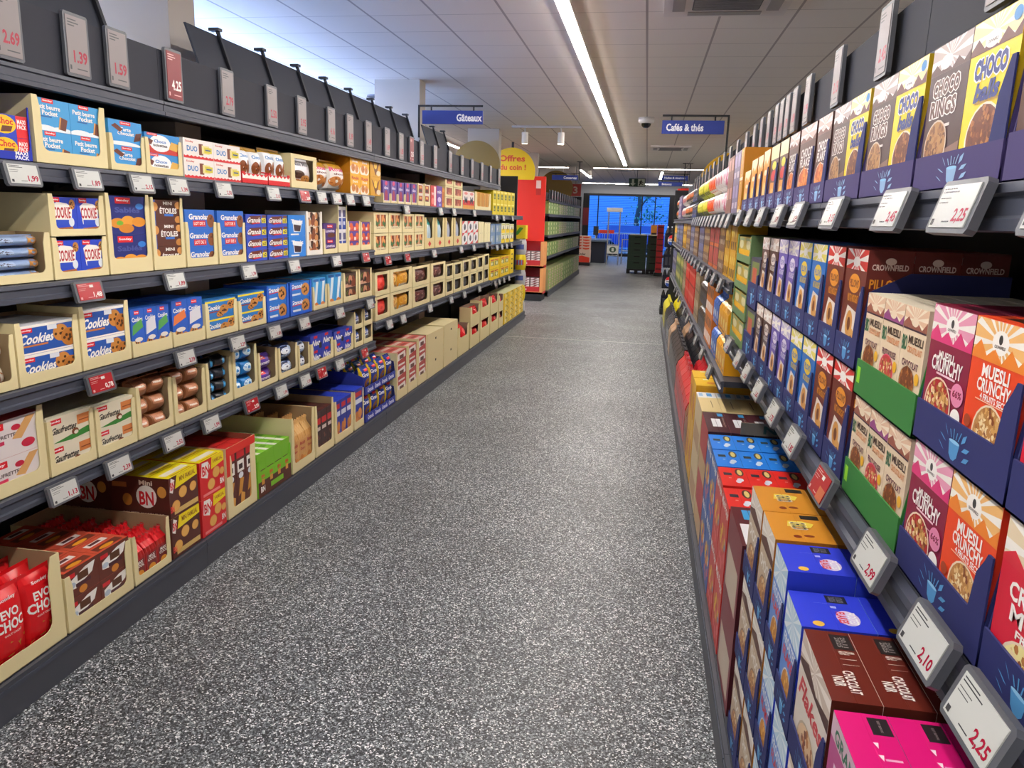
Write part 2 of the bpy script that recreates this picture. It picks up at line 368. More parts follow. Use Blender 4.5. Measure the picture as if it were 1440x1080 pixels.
D['noisette'] = DES('box', 'blue and red box with white heart', '#2f8fd6', art=[('r', 0, 0, 1, .4, '#c9322e'), ('e', .42, .52, .3, .42, '#f2f6fa'), ('t', 'Choco', .42, .62, .34, .16, '#2a7fc8'), ('t', 'noisettes', .42, .42, .4, .14, '#3a2a26'), ('p', [(.66, .3), (.9, .2), (.96, .6), (.74, .68)], '#e0b255'), ('p', [(.05, .5), (.16, .4), (.22, .62), (.1, .72)], '#6b3526')]+logo(.2, .93, .28, .12))
D['duobox'] = DES('box', 'white bar box with red zigzag edge', '#eeeae6', art=[('r', 0, 0, 1, .1, '#d8262e'), ('p', [(i/16, .1 if i % 2 else .16) for i in range(17)]+[(1, .05), (0, .05)], '#d8262e'), ('t', 'DUO', .28, .5, .34, .28, '#2f7fc4'), ('t', 'Sondey', .2, .84, .26, .12, '#c9302c'), ('r', .5, .22, .64, .8, '#7a3d28'), ('r', .6, .3, .86, .74, '#e8dc96'), ('r', .68, .36, .94, .66, '#d8cc3a'), ('r', .72, .48, .9, .55, '#2c4f8f')])
D['balltop'] = DES('bag', 'gold-topped white bag of round biscuits', '#e9eef2', name='biscuit_bag', bands=[(.84, 1, '#c79a2e')], art=[('t', 'Chocolat', .5, .74, .7, .1, '#2d86c8')]+cookie(.3, .42, .2, .19, '#8a4a22', '#5c2c14', 3)+cookie(.68, .45, .2, .19, '#9a5828', '#5c2c14', 3)+[('e', .5, .16, .3, .12, '#f2f2f2'), ('r', .42, .05, .58, .1, '#c9302c')])
D['whitebag'] = DES('bag', 'silver-white bag of cookies', '#e3e2e6', name='biscuit_bag', art=[('t', 'Mini Mix', .5, .8, .6, .12, '#6a6a72')]+cookie(.35, .45, .22, .14, '#4a2a1c', '#24120c', 3)+cookie(.65, .3, .22, .15, '#c98a40', '#6a3a1c', 4)+cookie(.3, .2, .18, .1, '#b9793a', '#6a3a1c', 4))
D['roundbag'] = DES('bag', 'white and gold bag of round cookies', '#eeebe6', name='biscuit_bag', bands=[(.74, 1, '#c9962a')], art=[('t', 'Roudor', .5, .72, .8, .13, '#d8286a'), ('t', 'chocolat', .5, .58, .6, .07, '#7a3a2a')]+cookie(.3, .34, .23, .16, '#d08a48', '#a8612c', 5)+cookie(.7, .3, .23, .16, '#d08a48', '#a8612c', 5))
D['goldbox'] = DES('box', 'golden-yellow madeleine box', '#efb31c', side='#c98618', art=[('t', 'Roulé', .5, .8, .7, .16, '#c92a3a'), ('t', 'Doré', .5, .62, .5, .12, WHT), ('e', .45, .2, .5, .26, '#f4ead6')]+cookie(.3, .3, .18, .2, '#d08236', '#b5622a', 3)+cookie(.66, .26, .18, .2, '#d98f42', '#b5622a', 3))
D['goldside'] = DES('box', 'gold box with a honey drizzle picture', '#d9a11e', art=[('p', [(.1, .9), (.5, .5), (.9, .9), (.7, .35), (.5, .05), (.35, .4)], '#7a4416'), ('e', .5, .6, .14, .2, '#f3c446'), ('e', .78, .2, .2, .14, '#e8d9bd')])
D['purplebox'] = DES('box', 'purple box with a pink glass picture', '#5f4a9c', art=[('e', .5, .88, .2, .1, '#d83a6a'), ('t', 'dino', .5, .68, .6, .14, '#e6def0'), ('e', .5, .3, .22, .28, '#a82a50'), ('r', 0, 0, 1, .1, '#e8e0ea')])
D['redchoc'] = DES('box', 'white and red-brown chocolate pack', '#e9e2d8', art=[('r', .15, .15, .85, .9, '#a83a26'), ('r', .25, .25, .75, .5, '#4a2016'), ('r', .3, .6, .7, .8, '#e8b060')])
D['redwhitebox'] = DES('box', 'red box with an upright white word', '#d83a38', side='#c92f34', art=[('r', .55, .05, .9, .95, '#f0e4e0'), ('t', 'TOFFEE', .3, .6, .35, .12, WHT), ('e', .35, .25, .25, .15, '#f08a80')])
D['violetbox'] = DES('box', 'violet box with white lettering', '#6a3a9e', art=[('t', 'milch', .5, .72, .7, .16, WHT), ('e', .5, .35, .3, .13, '#d8c6ea'), ('e', .6, .1, .2, .06, '#7fa7e0')])
D['amberbox'] = DES('box', 'narrow amber box', '#d88a22', art=[('r', .2, .2, .8, .8, '#b5661a')])
D['darkwin'] = DES('box', 'dark red chocolate biscuit pack', '#6a2c22', art=[('b', .5, .5, .45, .42, ['#8a3a2a', '#b5583a', '#4a1c14', '#d98a6a'], 26, .1)])
D['mbox'] = DES('box', 'red and white box with a big letter', '#e9ddd8', art=[('r', 0, 0, 1, .22, '#e0a040'), ('r', 0, .22, 1, .5, '#d8302c'), ('t', 'M', .5, .5, .5, .4, '#4a5a66'), ('e', .5, .88, .3, .08, '#e88a86')])
D['goldstick'] = DES('box', 'golden biscuit stick pack', '#c98a24', art=[('r', .3, .1, .6, .95, '#e8c060'), ('r', .4, .2, .5, .9, '#8a4a18'), ('r', 0, 0, 1, .1, '#f0e6c8')])
D['yellowtin'] = DES('box', 'yellow box with a dark green panel', '#e2cc22', art=[('r', .25, .28, .78, .72, '#5a6a30'), ('r', .35, .4, .7, .5, '#b8b040'), ('r', .1, .82, .9, .92, '#f6ec90')])
D['silverroll'] = DES('bag', 'silver-blue flow-wrapped biscuit roll', '#8fa8d0', name='biscuit_pack', art=[('r', .0, .2, .5, .8, '#a9bfe0'), ('t', 'Spritz', .32, .5, .36, .5, '#3a3048'), ('p', [(.55, .1), (.75, .9), (.98, .9), (.98, .1)], '#b5703a'), ('e', .85, .5, .12, .42, '#d99a50')])
D['cookie'] = DES('box', 'royal-blue and white cookie box', '#2448cc', art=[('p', [(.12, .78), (.3, .88), (.66, .84), (.84, .74), (.78, .32), (.2, .3)], WHT), ('t', 'COOKIE', .46, .6, .62, .3, '#b8242e'), ('r', .22, .28, .72, .42, '#2a50c8'), ('p', [(.08, 0), (.2, .2), (.8, .24), (.92, 0)], '#a8622c'), ('e', .42, .1, .1, .09, '#6a3418'), ('e', .78, .36, .1, .12, '#dfe8f4')]+cookie(.84, .82, .11, .13)+logo(.24, .93, .3, .12))
D['darksable'] = DES('box', 'dark blue shortbread box', '#1c2c7c', art=logo(.4, .88, .36, .16)+[('t', 'Sablés', .5, .64, .6, .14, '#4a58a0'), ('e', .8, .74, .1, .08, '#2f7fd8'), ('e', .25, .3, .17, .13, '#e2952e'), ('e', .5, .36, .16, .13, '#eaa23a'), ('e', .76, .33, .17, .13, '#e2952e'), ('e', .45, .16, .18, .12, '#d98a2a'), ('e', .3, .3, .08, .06, '#7ab83a')])
D['etoiles'] = DES('box', 'brown mini star biscuit box', '#5a2f24', art=[('r', 0, 0, .14, 1, '#3a62c0'), ('t', 'MINI', .55, .86, .3, .14, WHT), ('t', 'ÉTOILES', .56, .56, .56, .3, WHT), ('r', .42, .3, .72, .4, '#3a78d0'), ('e', .1, .7, .12, .2, '#d99a55'), ('e', .9, .78, .12, .16, '#d99a55'), ('e', .88, .15, .12, .16, '#c98a45')])
D['granolot'] = DES('box', 'blue biscuit pack with red offer band', '#2f6fd0', art=[('t', 'Granolas', .46, .62, .66, .3, WHT), ('r', .26, .1, .68, .42, '#d8202a'), ('t', 'LOT DE 3', .47, .26, .36, .18, WHT)]+cookie(.86, .4, .13, .36, '#8a5230', '#5c2f18', 3))
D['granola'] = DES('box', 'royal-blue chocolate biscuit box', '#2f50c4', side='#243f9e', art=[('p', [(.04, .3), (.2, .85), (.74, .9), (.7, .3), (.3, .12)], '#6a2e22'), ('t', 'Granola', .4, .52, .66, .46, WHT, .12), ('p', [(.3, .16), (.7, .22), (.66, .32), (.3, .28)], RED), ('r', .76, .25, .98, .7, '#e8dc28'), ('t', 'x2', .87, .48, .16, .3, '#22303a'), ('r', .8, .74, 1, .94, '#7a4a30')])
D['bluegranola'] = DES('box', 'bright blue box with a drinking cup picture', '#2a86e4', art=[('p', [(.3, .2), (.7, .2), (.82, .72), (.24, .78)], '#e9f0f6'), ('t', 'Tonic', .5, .7, .7, .2, '#f4f6fa'), ('p', [(.34, .25), (.68, .22), (.74, .5), (.3, .56)], '#3a2430'), ('r', .12, .05, .6, .12, WHT)])
D['brownwhite'] = DES('box', 'brown and white chocolate biscuit pack', '#dcd2c4', art=[('b', .5, .5, .42, .44, ['#6a3a22', '#3a2016', '#c98a50', '#e8dcc8', '#8a4a2a'], 20, .13)])
D['violetpack'] = DES('box', 'deep purple biscuit pack', '#4a2c7c', art=logo(.5, .8, .42, .2)+[('t', 'Lunettes', .5, .5, .7, .2, '#e6dcf4'), ('e', .6, .2, .3, .16, '#6a3a2a')])
D['violetpack2'] = DES('bag', 'purple flow-wrapped biscuit pack', '#5c3aa0', name='biscuit_pack', art=logo(.3, .84, .4, .22)+[('t', 'Moments', .4, .5, .6, .24, '#efe8f6'), ('e', .8, .5, .16, .35, '#5a2e20')])
D['talltwin'] = DES('box', 'tall white and blue biscuit pack', '#e4e4ea', art=[('r', .1, 0, .9, .5, '#2c48a4'), ('r', .2, .55, .8, .85, '#5a5a88'), ('r', .3, .2, .7, .35, '#d8dcf0')])
D['redbluemini'] = DES('box', 'small red and violet snack pack', '#c84a50', art=[('r', 0, .5, 1, 1, '#5a4aa0'), ('e', .6, .5, .28, .35, '#e86a3a'), ('r', .05, .1, .4, .4, '#f0e2da')])
D['speculoos'] = DES('box', 'cream, orange and green biscuit pack', '#d8cba8', art=[('r', .08, .35, .92, .95, '#c96a3a'), ('t', 'SPECULOOS', .5, .18, .85, .16, '#7a3226'), ('b', .5, .65, .35, .25, ['#e8a060', '#4a7a4a', '#f0d8a8', '#8a3a22'], 14, .14)])
D['aquabag'] = DES('bag', 'clear and turquoise biscuit bag', '#b9d2dc', name='biscuit_bag', bands=[(.82, 1, '#2fa8a4')], art=[('p', [(.3, .1), (.45, .3), (.4, .8), (.3, .6)], '#6a8aa8'), ('p', [(.6, .1), (.7, .4), (.66, .8), (.55, .5)], '#f2f8fa')])
D['silverbag'] = DES('bag', 'clear and slate-blue biscuit bag', '#aab4c8', name='biscuit_bag', bands=[(.82, 1, '#5a5a8c')], art=[('p', [(.3, .1), (.45, .3), (.4, .8), (.3, .6)], '#5a6080'), ('p', [(.6, .1), (.7, .4), (.66, .8), (.55, .5)], '#eef0f6')])
D['redwhitepack'] = DES('box', 'white pack with red corners', '#eceaea', art=[('p', [(0, .7), (.5, 1), (0, 1)], RED), ('p', [(1, 0), (1, .3), (.4, 0)], RED), ('e', .5, .5, .2, .26, '#3a3f4c'), ('p', [(.3, .6), (.45, .9), (.4, .5)], '#8a9ab0')])
D['greybluetin'] = DES('box', 'grey-blue box with two pictures', '#6f8fb8', art=[('r', .12, .2, .45, .85, '#a9b9cc'), ('r', .55, .2, .88, .85, '#9aa8a0'), ('e', .3, .5, .1, .14, '#d8dce0')])
D['whiteyellow'] = DES('box', 'yellow and white dark-lettered box', '#ece8d4', art=[('r', 0, 0, 1, .42, '#f2d21e'), ('p', [(.3, .2), (.5, .42), (.7, .2), (.56, .75), (.44, .75)], '#3a3c20'), ('r', .1, .82, .9, .95, '#b9c05a')])
D['browncookies'] = DES('bag', 'white and caramel cookie pack', '#e4dccf', name='biscuit_pack', art=cookie(.6, .45, .34, .32, '#b86e2c', '#5c2c14', 8)+[('r', .0, .02, 1, .12, '#a8622c')])
D['cookies'] = DES('box', 'blue and white chocolate-chip cookie pack', '#2456ae', top='#e8ecf4', art=[('r', 0, .9, 1, 1, WHT), ('r', 0, 0, 1, .06, WHT), ('t', 'Cookies', .33, .52, .56, .34, WHT, .1), ('r', .1, .26, .5, .32, '#c9783a')]+logo(.16, .82, .2, .15)+cookie(.72, .58, .13, .3, '#c8863e', '#4a2a14', 4)+cookie(.86, .38, .14, .32, '#b8742e', '#4a2a14', 6)+[('r', .5, .74, .66, .9, '#dfe6f0')])
D['standcookie'] = DES('box', 'upright blue cookie box', '#2a62c8', art=logo(.45, .92, .36, .08)+[('t', 'Cookies', .48, .78, .8, .1, WHT), ('p', [(.05, .45), (.9, .6), (.8, .78), (.12, .66)], '#5aa85a')]+cookie(.35, .2, .3, .16)+cookie(.78, .14, .26, .14)+[('e', .5, .35, .3, .05, '#e8e4dc')])
D['standorange'] = dict(D['standcookie'], desc='upright blue and orange cookie box', art=[('p', [(.05, .45), (.9, .6), (.8, .78), (.12, .66)], '#e8804a') if a[0] == 'p' else a for a in D['standcookie']['art']])
D['standwhite'] = dict(D['standcookie'], desc='upright blue and white cookie box', art=[('p', [(.1, .42), (.9, .52), (.84, .8), (.14, .7)], '#dfe0e8') if a[0] == 'p' else a for a in D['standcookie']['art']])
D['yellowcookie'] = DES('box', 'blue cookie pack with yellow stripe', '#2f7cc8', art=[('r', 0, .84, 1, .94, '#f0dc2a'), ('t', 'Cookies', .3, .56, .5, .26, WHT, .1), ('r', .1, .3, .5, .36, '#a03a2c')]+cookie(.6, .4, .15, .26)+cookie(.84, .6, .14, .26)+cookie(.46, .16, .12, .16))
D['granolacookie'] = DES('box', 'blue chocolate-chip cookie box', '#2b78d4', art=[('t', 'Granola', .34, .76, .56, .26, WHT, .1), ('p', [(.1, .55), (.6, .58), (.6, .63), (.1, .6)], RED), ('r', .08, .2, .5, .32, '#d8e6f4')]+cookie(.74, .5, .2, .4, '#c98c48', '#3a2012', 7))
D['sticktwin'] = DES('box', 'light blue biscuit stick pack', '#3f9ede', art=[('p', [(.2, .1), (.5, .1), (.9, .9), (.55, .95)], '#dfeaf2'), ('e', .5, .1, .35, .12, '#d8803a'), ('r', .1, .88, .9, .96, '#1f66b8')])
D['darkpack'] = DES('box', 'dark brown chocolate biscuit pack', '#43302c', art=[('r', .1, .0, .9, .25, '#c8a08c'), ('e', .5, .6, .3, .25, '#6f8038'), ('b', .5, .35, .4, .2, ['#7a3a28', '#c98a6a', '#2a1a16'], 10, .13)])
D['redround'] = DES('bag', 'bright red gathered bag', '#dc2a24', name='biscuit_bag', art=[('e', .5, .5, .3, .2, '#f0483c')])
D['amberbag'] = DES('bag', 'amber biscuit bag', '#dc9c30', name='biscuit_bag', art=[('r', .1, .0, .9, .3, '#e8dcc4'), ('b', .5, .6, .38, .28, ['#e8b048', '#c97e22', '#f0c868'], 14, .1)])
D['darkredbag'] = DES('bag', 'dark red biscuit bag', '#5c2826', name='biscuit_bag', art=[('b', .5, .5, .4, .42, ['#7a3632', '#3e1a1a', '#a85a54', '#c8a8a0'], 26, .08)])
D['shadowpack'] = DES('bag', 'black shade filler bag', '#2b2b30', name='biscuit_bag', art=[('e', .5, .35, .3, .2, '#47474f')])  # black bags put in for the darkness inside empty carton openings
D['yellowtea'] = DES('box', 'yellow and green tea box', '#e8c828', cat='tea', name='tea_box', art=[('r', .12, .3, .88, .72, '#8a9040'), ('e', .5, .5, .2, .16, '#f0ecc0'), ('r', .1, .8, .9, .9, '#c8302c')])
D['yellowtall'] = DES('box', 'tall yellow box with black marks', '#f0d018', art=[('e', .5, y/10, .2, .035, '#2a2a18') for y in (2, 4, 6, 8)])
D['pinkwafer'] = DES('box', 'white wafer box with raspberries', '#e4dcdc', top='#d23a48', art=logo(.34, .84, .34, .18)+[('r', 0, 0, .1, 1, '#c82844'), ('t', 'FINES GAUFRETTES', .4, .56, .56, .1, '#5a4a4a'), ('p', [(.16, .32), (.5, .36), (.5, .46), (.16, .42)], '#d8325c'), ('p', [(.6, .45), (.8, .95), (.92, .95), (.72, .4)], '#dca868'), ('e', .34, .16, .09, .12, '#b81e3c'), ('e', .8, .24, .09, .12, '#c82444'), ('e', .66, .74, .06, .08, '#c82444')])
D['creamwafer'] = DES('box', 'cream and green wafer box', '#e6dfc8', top='#d8d4bc', art=logo(.18, .84, .26, .18)+[('p', [(.1, .1), (.9, .35), (1, .3), (1, .12), (.5, .04)], '#3f8a3a'), ('t', 'Gaufrettes', .36, .52, .56, .24, '#2e2c26', .1), ('r', .66, .5, .97, .85, '#d8854a'), ('r', .7, .62, .95, .66, '#8a4420'), ('e', .6, .3, .08, .12, '#7a4424'), ('e', .62, .26, .05, .07, '#efe6d2')])
D['brownmini'] = DES('bag', 'small caramel-brown biscuit bag', '#9a6440', name='biscuit_bag', art=[('r', .15, .5, .7, .9, '#c88a68'), ('r', .2, .62, .6, .72, '#efe0d4'), ('p', [(.2, .1), (.9, .2), (.8, .45), (.25, .35)], '#dc9a50')])
D['darkmini'] = DES('bag', 'small black and blue snack bag', '#2a2c34', name='biscuit_bag', art=[('p', [(.1, .6), (.5, .9), (.45, .5)], '#c8ccd4'), ('e', .75, .5, .3, .36, '#3fa0e0'), ('r', .1, .15, .4, .3, '#8a5a4a')])
D['bluemini'] = DES('bag', 'small sky-blue snack bag', '#2a86d0', name='biscuit_bag', art=[('e', .5, .55, .35, .26, '#d4ecf8'), ('r', .15, .1, .85, .25, '#1a3f98'), ('p', [(.1, .7), (.4, .95), (.5, .7)], '#7accf0')])
D['roundblue'] = DES('bag', 'navy and white sandwich biscuit roll', '#23315c', name='biscuit_pack', art=[('e', .5, .6, .4, .32, '#a9c4ea'), ('e', .5, .6, .26, .2, '#e8f0fa'), ('r', .1, .06, .9, .2, '#3f78c0')])
D['neobox'] = DES('box', 'cobalt-blue sandwich cookie box', '#2a40b8', top='#23389c', art=[('t', 'Neo', .52, .46, .7, .42, WHT, .15), ('r', .3, .76, .62, .94, '#d8202a'), ('e', .88, .2, .14, .22, '#22242c')])
D['neobag'] = DES('bag', 'blue sandwich cookie bag', '#2f5cc0', name='biscuit_bag', art=[('t', 'Neo', .5, .68, .66, .2, WHT), ('e', .5, .34, .3, .2, '#dfe8f4'), ('e', .5, .34, .2, .13, '#3a3f5c')])
D['evochoc'] = DES('bag', 'bright red cocoa biscuit bag', '#dc1a22', name='biscuit_bag', rough=.25, art=[('t', 'Sondey', .5, .86, .5, .05, '#f8dcdc'), ('t', 'EVO', .48, .70, .5, .11, WHT), ('t', 'CHOC', .46, .56, .8, .13, WHT), ('t', 'GOUT CACAO', .5, .45, .5, .025, '#f0c8c0'), ('p', [(.3, .06), (.84, .1), (.9, .36), (.66, .3), (.4, .36)], '#c8902e'), ('p', [(.05, .0), (.5, .0), (.5, .2), (.1, .16)], '#d8a444')])
D['brownbox'] = DES('box', 'brown and white biscuit box', '#6a3428', top='#d0563c', side='#7a3c2c', art=[('p', [(.1, .6), (.6, .86), (.9, .9), (.8, .56), (.3, .3), (.1, .35)], WHT), ('r', .36, .5, .68, .76, '#5c3822'), ('r', .3, .32, .74, .44, '#4a2430'), ('e', .5, .16, .12, .13, '#d88a34'), ('e', .2, .45, .1, .1, '#b8c8d8'), ('r', .06, .72, .3, .86, '#d82830')], topart=[('r', .1, .1, .9, .4, '#7a3a2c'), ('r', .2, .55, .8, .8, '#f0e6e0'), ('e', .45, .2, .22, .1, '#e8a02c'), ('r', .3, .62, .66, .76, '#5a2c30')])
D['redtall'] = DES('gusset', 'red-topped tall biscuit bag', '#a82424', name='biscuit_bag', topc='#e0202a', rough=.28, art=[('r', .1, .1, .9, .9, '#7c2a2a'), ('t', 'MAX\nCOOL', .5, .72, .7, .26, WHT), ('e', .5, .3, .3, .16, '#e0962c'), ('r', .2, .04, .8, .12, '#e8dcd0')])
BN = lambda cu, cv, r, a: [('e', cu, cv, r, r*a, '#e0a04a'), ('e', cu, cv, r*.86, r*.86*a, '#e8b45e')]
D['minibn'] = DES('box', 'brown and yellow mini biscuit box', '#5a2c24', top='#f6e21c', side='#5a2c24', art=[('p', [(.28, 1), (.2, .68), (1, .76), (1, 1)], '#f6e21c'), ('t', 'MINI FAMILIAL', .64, .87, .56, .12, '#a06a1c'), ('p', [(.02, .66), (.12, .6), (.2, .9), (.08, .98)], WHT), ('t', 'BN', .12, .78, .14, .2, '#d81f2a'), ('r', .14, .06, .98, .18, '#d8b870')]+BN(.46, .52, .14, 1.0)+BN(.82, .52, .12, 1.0)+BN(.2, .26, .14, 1.0)+[('t', 'BN', .08, .22, .12, .16, '#e83a40')],
  topart=sum([[('r', .1, (.3+i)/3, .9, (.66+i)/3, '#f0ead0'), ('r', .15, (.08+i)/3, .85, (.18+i)/3, '#c8a020'), ('r', 0, (i+.98)/3, 1, (i+1)/3, '#8a7a14')] for i in range(3)], []), leftart=[('e', .62, .52, .17, .28, WHT), ('t', 'BN', .62, .48, .24, .34, '#d81f2a'), ('t', 'Mini', .62, .86, .22, .12, '#e8d8c8'), ('e', .88, .66, .075, .14, '#e0a04a'), ('e', .3, .42, .08, .15, '#c88a3c'), ('r', .06, .72, .3, .84, '#b8703a'), ('t', 'GOUTEZ AU SOURIRE', .55, .08, .7, .09, '#b89a8c')])
D['redbn'] = DES('box', 'red and yellow mini biscuit box', '#dc2a2e', top='#f6e21c', art=[('p', [(.5, 1), (.46, .68), (1, .76), (1, 1)], '#f6e21c'), ('t', 'FAMILIAL', .74, .87, .4, .1, '#c07a1c'), ('p', [(.06, .6), (.3, .5), (.42, .8), (.34, .94), (.1, .96)], WHT), ('t', 'BN', .24, .73, .28, .26, '#d81f2a'), ('r', .1, .05, .8, .12, '#f08a8a')]+BN(.66, .55, .15, 1.0)+BN(.44, .3, .15, 1.0)+BN(.9, .5, .1, 1.0)+[('t', 'BN', .88, .24, .16, .16, WHT)], topart=sum([[('r', .1, (.3+i)/3, .9, (.66+i)/3, '#f0ead0'), ('r', .15, (.08+i)/3, .85, (.18+i)/3, '#c8a020'), ('r', 0, (i+.98)/3, 1, (i+1)/3, '#8a7a14')] for i in range(3)], []))
D['brownstick'] = DES('box', 'slim brown biscuit pack, red top', '#5c2c24', top='#d8302c', art=[('r', .1, .84, .9, .96, '#d8202a'), ('r', .15, .62, .85, .8, WHT), ('r', .3, .66, .7, .74, '#3a2a2a'), ('e', .5, .56, .25, .05, '#e8eef4'), ('p', [(.15, .25), (.55, .3), (.8, .5), (.4, .52)], '#d8983e'), ('p', [(.3, .06), (.7, .04), (.85, .25), (.45, .3)], '#e0a44a')])
D['greenbn'] = DES('box', 'lime-green and white biscuit pack', '#7ac02a', top='#84cc30', art=[('r', .1, .1, .9, .6, '#5b3328')], topart=[('r', .1, .0, .45, 1, '#f0f2ea'), ('r', .5, .3, .9, .6, '#5a9a24')])
D['roundtan'] = DES('gusset', 'tan biscuit bag with red text', '#d8a460', name='biscuit_bag', topc='#e2b878', art=[('t', 'Biscuits', .5, .86, .7, .12, '#b8302c'), ('t', 'Choco', .5, .66, .6, .1, '#b8302c'), ('e', .35, .3, .25, .16, '#c87a2e'), ('e', .7, .22, .26, .18, '#dc923c')])
D['darkredpack'] = DES('box', 'dark brown pack with red marks', '#3e2020', top='#4c2626', art=[('r', .1, .7, .9, .84, '#c8282e'), ('r', .15, .56, .85, .64, '#d8c8c0'), ('b', .5, .25, .4, .2, ['#5a3026', '#7a4432', '#2a1412'], 12, .1)], topart=[('r', .1, .1, .9, .3, '#6a2c2c')])
D['bluechoc'] = DES('box', 'royal-blue chocolate biscuit pack', '#2434a0', top='#2c44c8', art=[('r', .15, .8, .85, .92, '#c8282e'), ('r', .1, .62, .9, .74, '#dfe4f4'), ('e', .3, .3, .2, .14, '#c87a34'), ('e', .65, .36, .22, .13, '#d88a3c'), ('e', .6, .15, .22, .1, '#b5682c')])
D['blueclear'] = DES('bag', 'film-wrapped navy biscuit pack', '#2a3c8c', name='biscuit_pack', rough=.2, art=[('t', 'Granola', .5, .7, .8, .14, '#e8ecf8'), ('e', .5, .36, .3, .2, '#7a4a2c'), ('r', .0, .0, .12, 1, '#d8b820'), ('r', .3, .82, .7, .9, '#d8202a')])
D['whitered'] = DES('box', 'red and white chocolate pack', '#b83a34', top='#d8685c', art=[('p', [(.1, .4), (.9, .55), (.85, .95), (.15, .85)], '#efe8e2'), ('r', .3, .5, .7, .75, '#5c2c20'), ('r', .2, .08, .8, .2, '#efe8e2')], topart=[('r', .1, .1, .9, .45, '#e8c8bc'), ('r', .2, .6, .8, .85, '#a83a34')])
D['redbag'] = DES('bag', 'red and white sweets bag', '#d8282e', name='sweets_bag', rough=.25, art=[('r', .1, .3, .9, .55, '#efe8e6'), ('e', .5, .75, .2, .1, '#f06a66')])
D['yellowblack'] = DES('box', 'yellow box with black spots', '#f2cc14', top='#d8d8a8', art=[('b', .5, .5, .45, .45, ['#1f1f18', '#3a3410', '#1f1f18'], 11, .03), ('e', .3, .5, .1, .3, '#f6ecc0')])
# ---- right hand side
CROWN = lambda cv=.87, c='#f6f2ea': [('s', .5, cv, 0, .74, 1, 1, 16, c), ('e', .5, cv, .15, .075, '#fbf8f2'), ('e', .5, cv+.02, .035, .03, '#3a3a3a'), ('t', 'CROWNFIELD', .5, cv-.025, .2, .02, '#4a3a34')]
CB = dict(cat='cereal', name='cereal_box')
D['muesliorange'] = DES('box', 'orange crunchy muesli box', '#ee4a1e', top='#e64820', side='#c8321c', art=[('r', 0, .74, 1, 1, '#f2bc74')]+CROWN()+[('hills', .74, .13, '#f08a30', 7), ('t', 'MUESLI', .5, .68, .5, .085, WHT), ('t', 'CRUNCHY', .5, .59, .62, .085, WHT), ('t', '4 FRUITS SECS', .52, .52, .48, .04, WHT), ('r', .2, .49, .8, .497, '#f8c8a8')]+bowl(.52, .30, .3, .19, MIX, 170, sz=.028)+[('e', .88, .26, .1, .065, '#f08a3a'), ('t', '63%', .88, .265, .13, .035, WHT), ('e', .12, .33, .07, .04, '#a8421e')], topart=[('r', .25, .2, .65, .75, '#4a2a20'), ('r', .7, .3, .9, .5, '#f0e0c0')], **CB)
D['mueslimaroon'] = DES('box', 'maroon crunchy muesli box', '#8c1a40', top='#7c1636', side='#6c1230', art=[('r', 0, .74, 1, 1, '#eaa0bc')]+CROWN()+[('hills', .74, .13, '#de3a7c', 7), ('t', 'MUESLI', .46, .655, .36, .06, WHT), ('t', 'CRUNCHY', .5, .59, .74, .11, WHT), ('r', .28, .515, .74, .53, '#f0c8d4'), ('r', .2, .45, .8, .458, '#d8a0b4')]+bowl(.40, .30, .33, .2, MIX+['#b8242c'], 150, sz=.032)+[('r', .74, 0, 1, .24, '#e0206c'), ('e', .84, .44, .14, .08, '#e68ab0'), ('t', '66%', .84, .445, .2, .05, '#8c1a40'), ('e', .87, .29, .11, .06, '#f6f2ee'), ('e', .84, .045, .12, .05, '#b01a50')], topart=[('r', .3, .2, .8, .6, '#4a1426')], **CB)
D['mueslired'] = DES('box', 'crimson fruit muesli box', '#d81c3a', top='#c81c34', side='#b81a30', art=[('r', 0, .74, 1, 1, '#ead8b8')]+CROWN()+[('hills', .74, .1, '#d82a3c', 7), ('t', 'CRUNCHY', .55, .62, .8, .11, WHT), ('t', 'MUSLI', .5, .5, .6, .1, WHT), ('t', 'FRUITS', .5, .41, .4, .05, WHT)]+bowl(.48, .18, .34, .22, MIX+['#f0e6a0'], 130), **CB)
def bio(word, rc, desc): return DES('box', desc, '#e8d3b4', top='#e6dcc4', side='#d8c4ac', art=[('r', 0, .82, 1, 1, '#e4c0a0'), ('s', .5, .9, 0, .82, 1, 1, 16, '#f3e4cc'), ('hills', .82, .1, rc, 5), ('e', .5, .88, .14, .04, '#f0dcc0'), ('r', 0, .805, 1, .82, '#4a3040'), ('t', 'BIO', .15, .69, .22, .13, '#1f6a48'), ('t', 'MUESLI', .62, .73, .62, .07, '#4a3428'), ('t', 'CROUSTILLANT', .62, .65, .62, .055, '#e09a68'), ('t', word, .5, .53, .7, .06, '#6a3a4c')]+bowl(.45, .37, .36, .15, CHO if word == 'CHOCOLAT' else MIX+['#c8343c'], 70, '#c9b89c' if word == 'CHOCOLAT' else '#e0567c')+[('e', .86, .44, .09, .05, '#f0b82c')], **CB)
D['biochoc'] = bio('CHOCOLAT', '#9a5a48', 'beige chocolate muesli box')
D['biofruit'] = bio('FRUITS ROUGES', '#9a4a88', 'beige red-fruit muesli box')
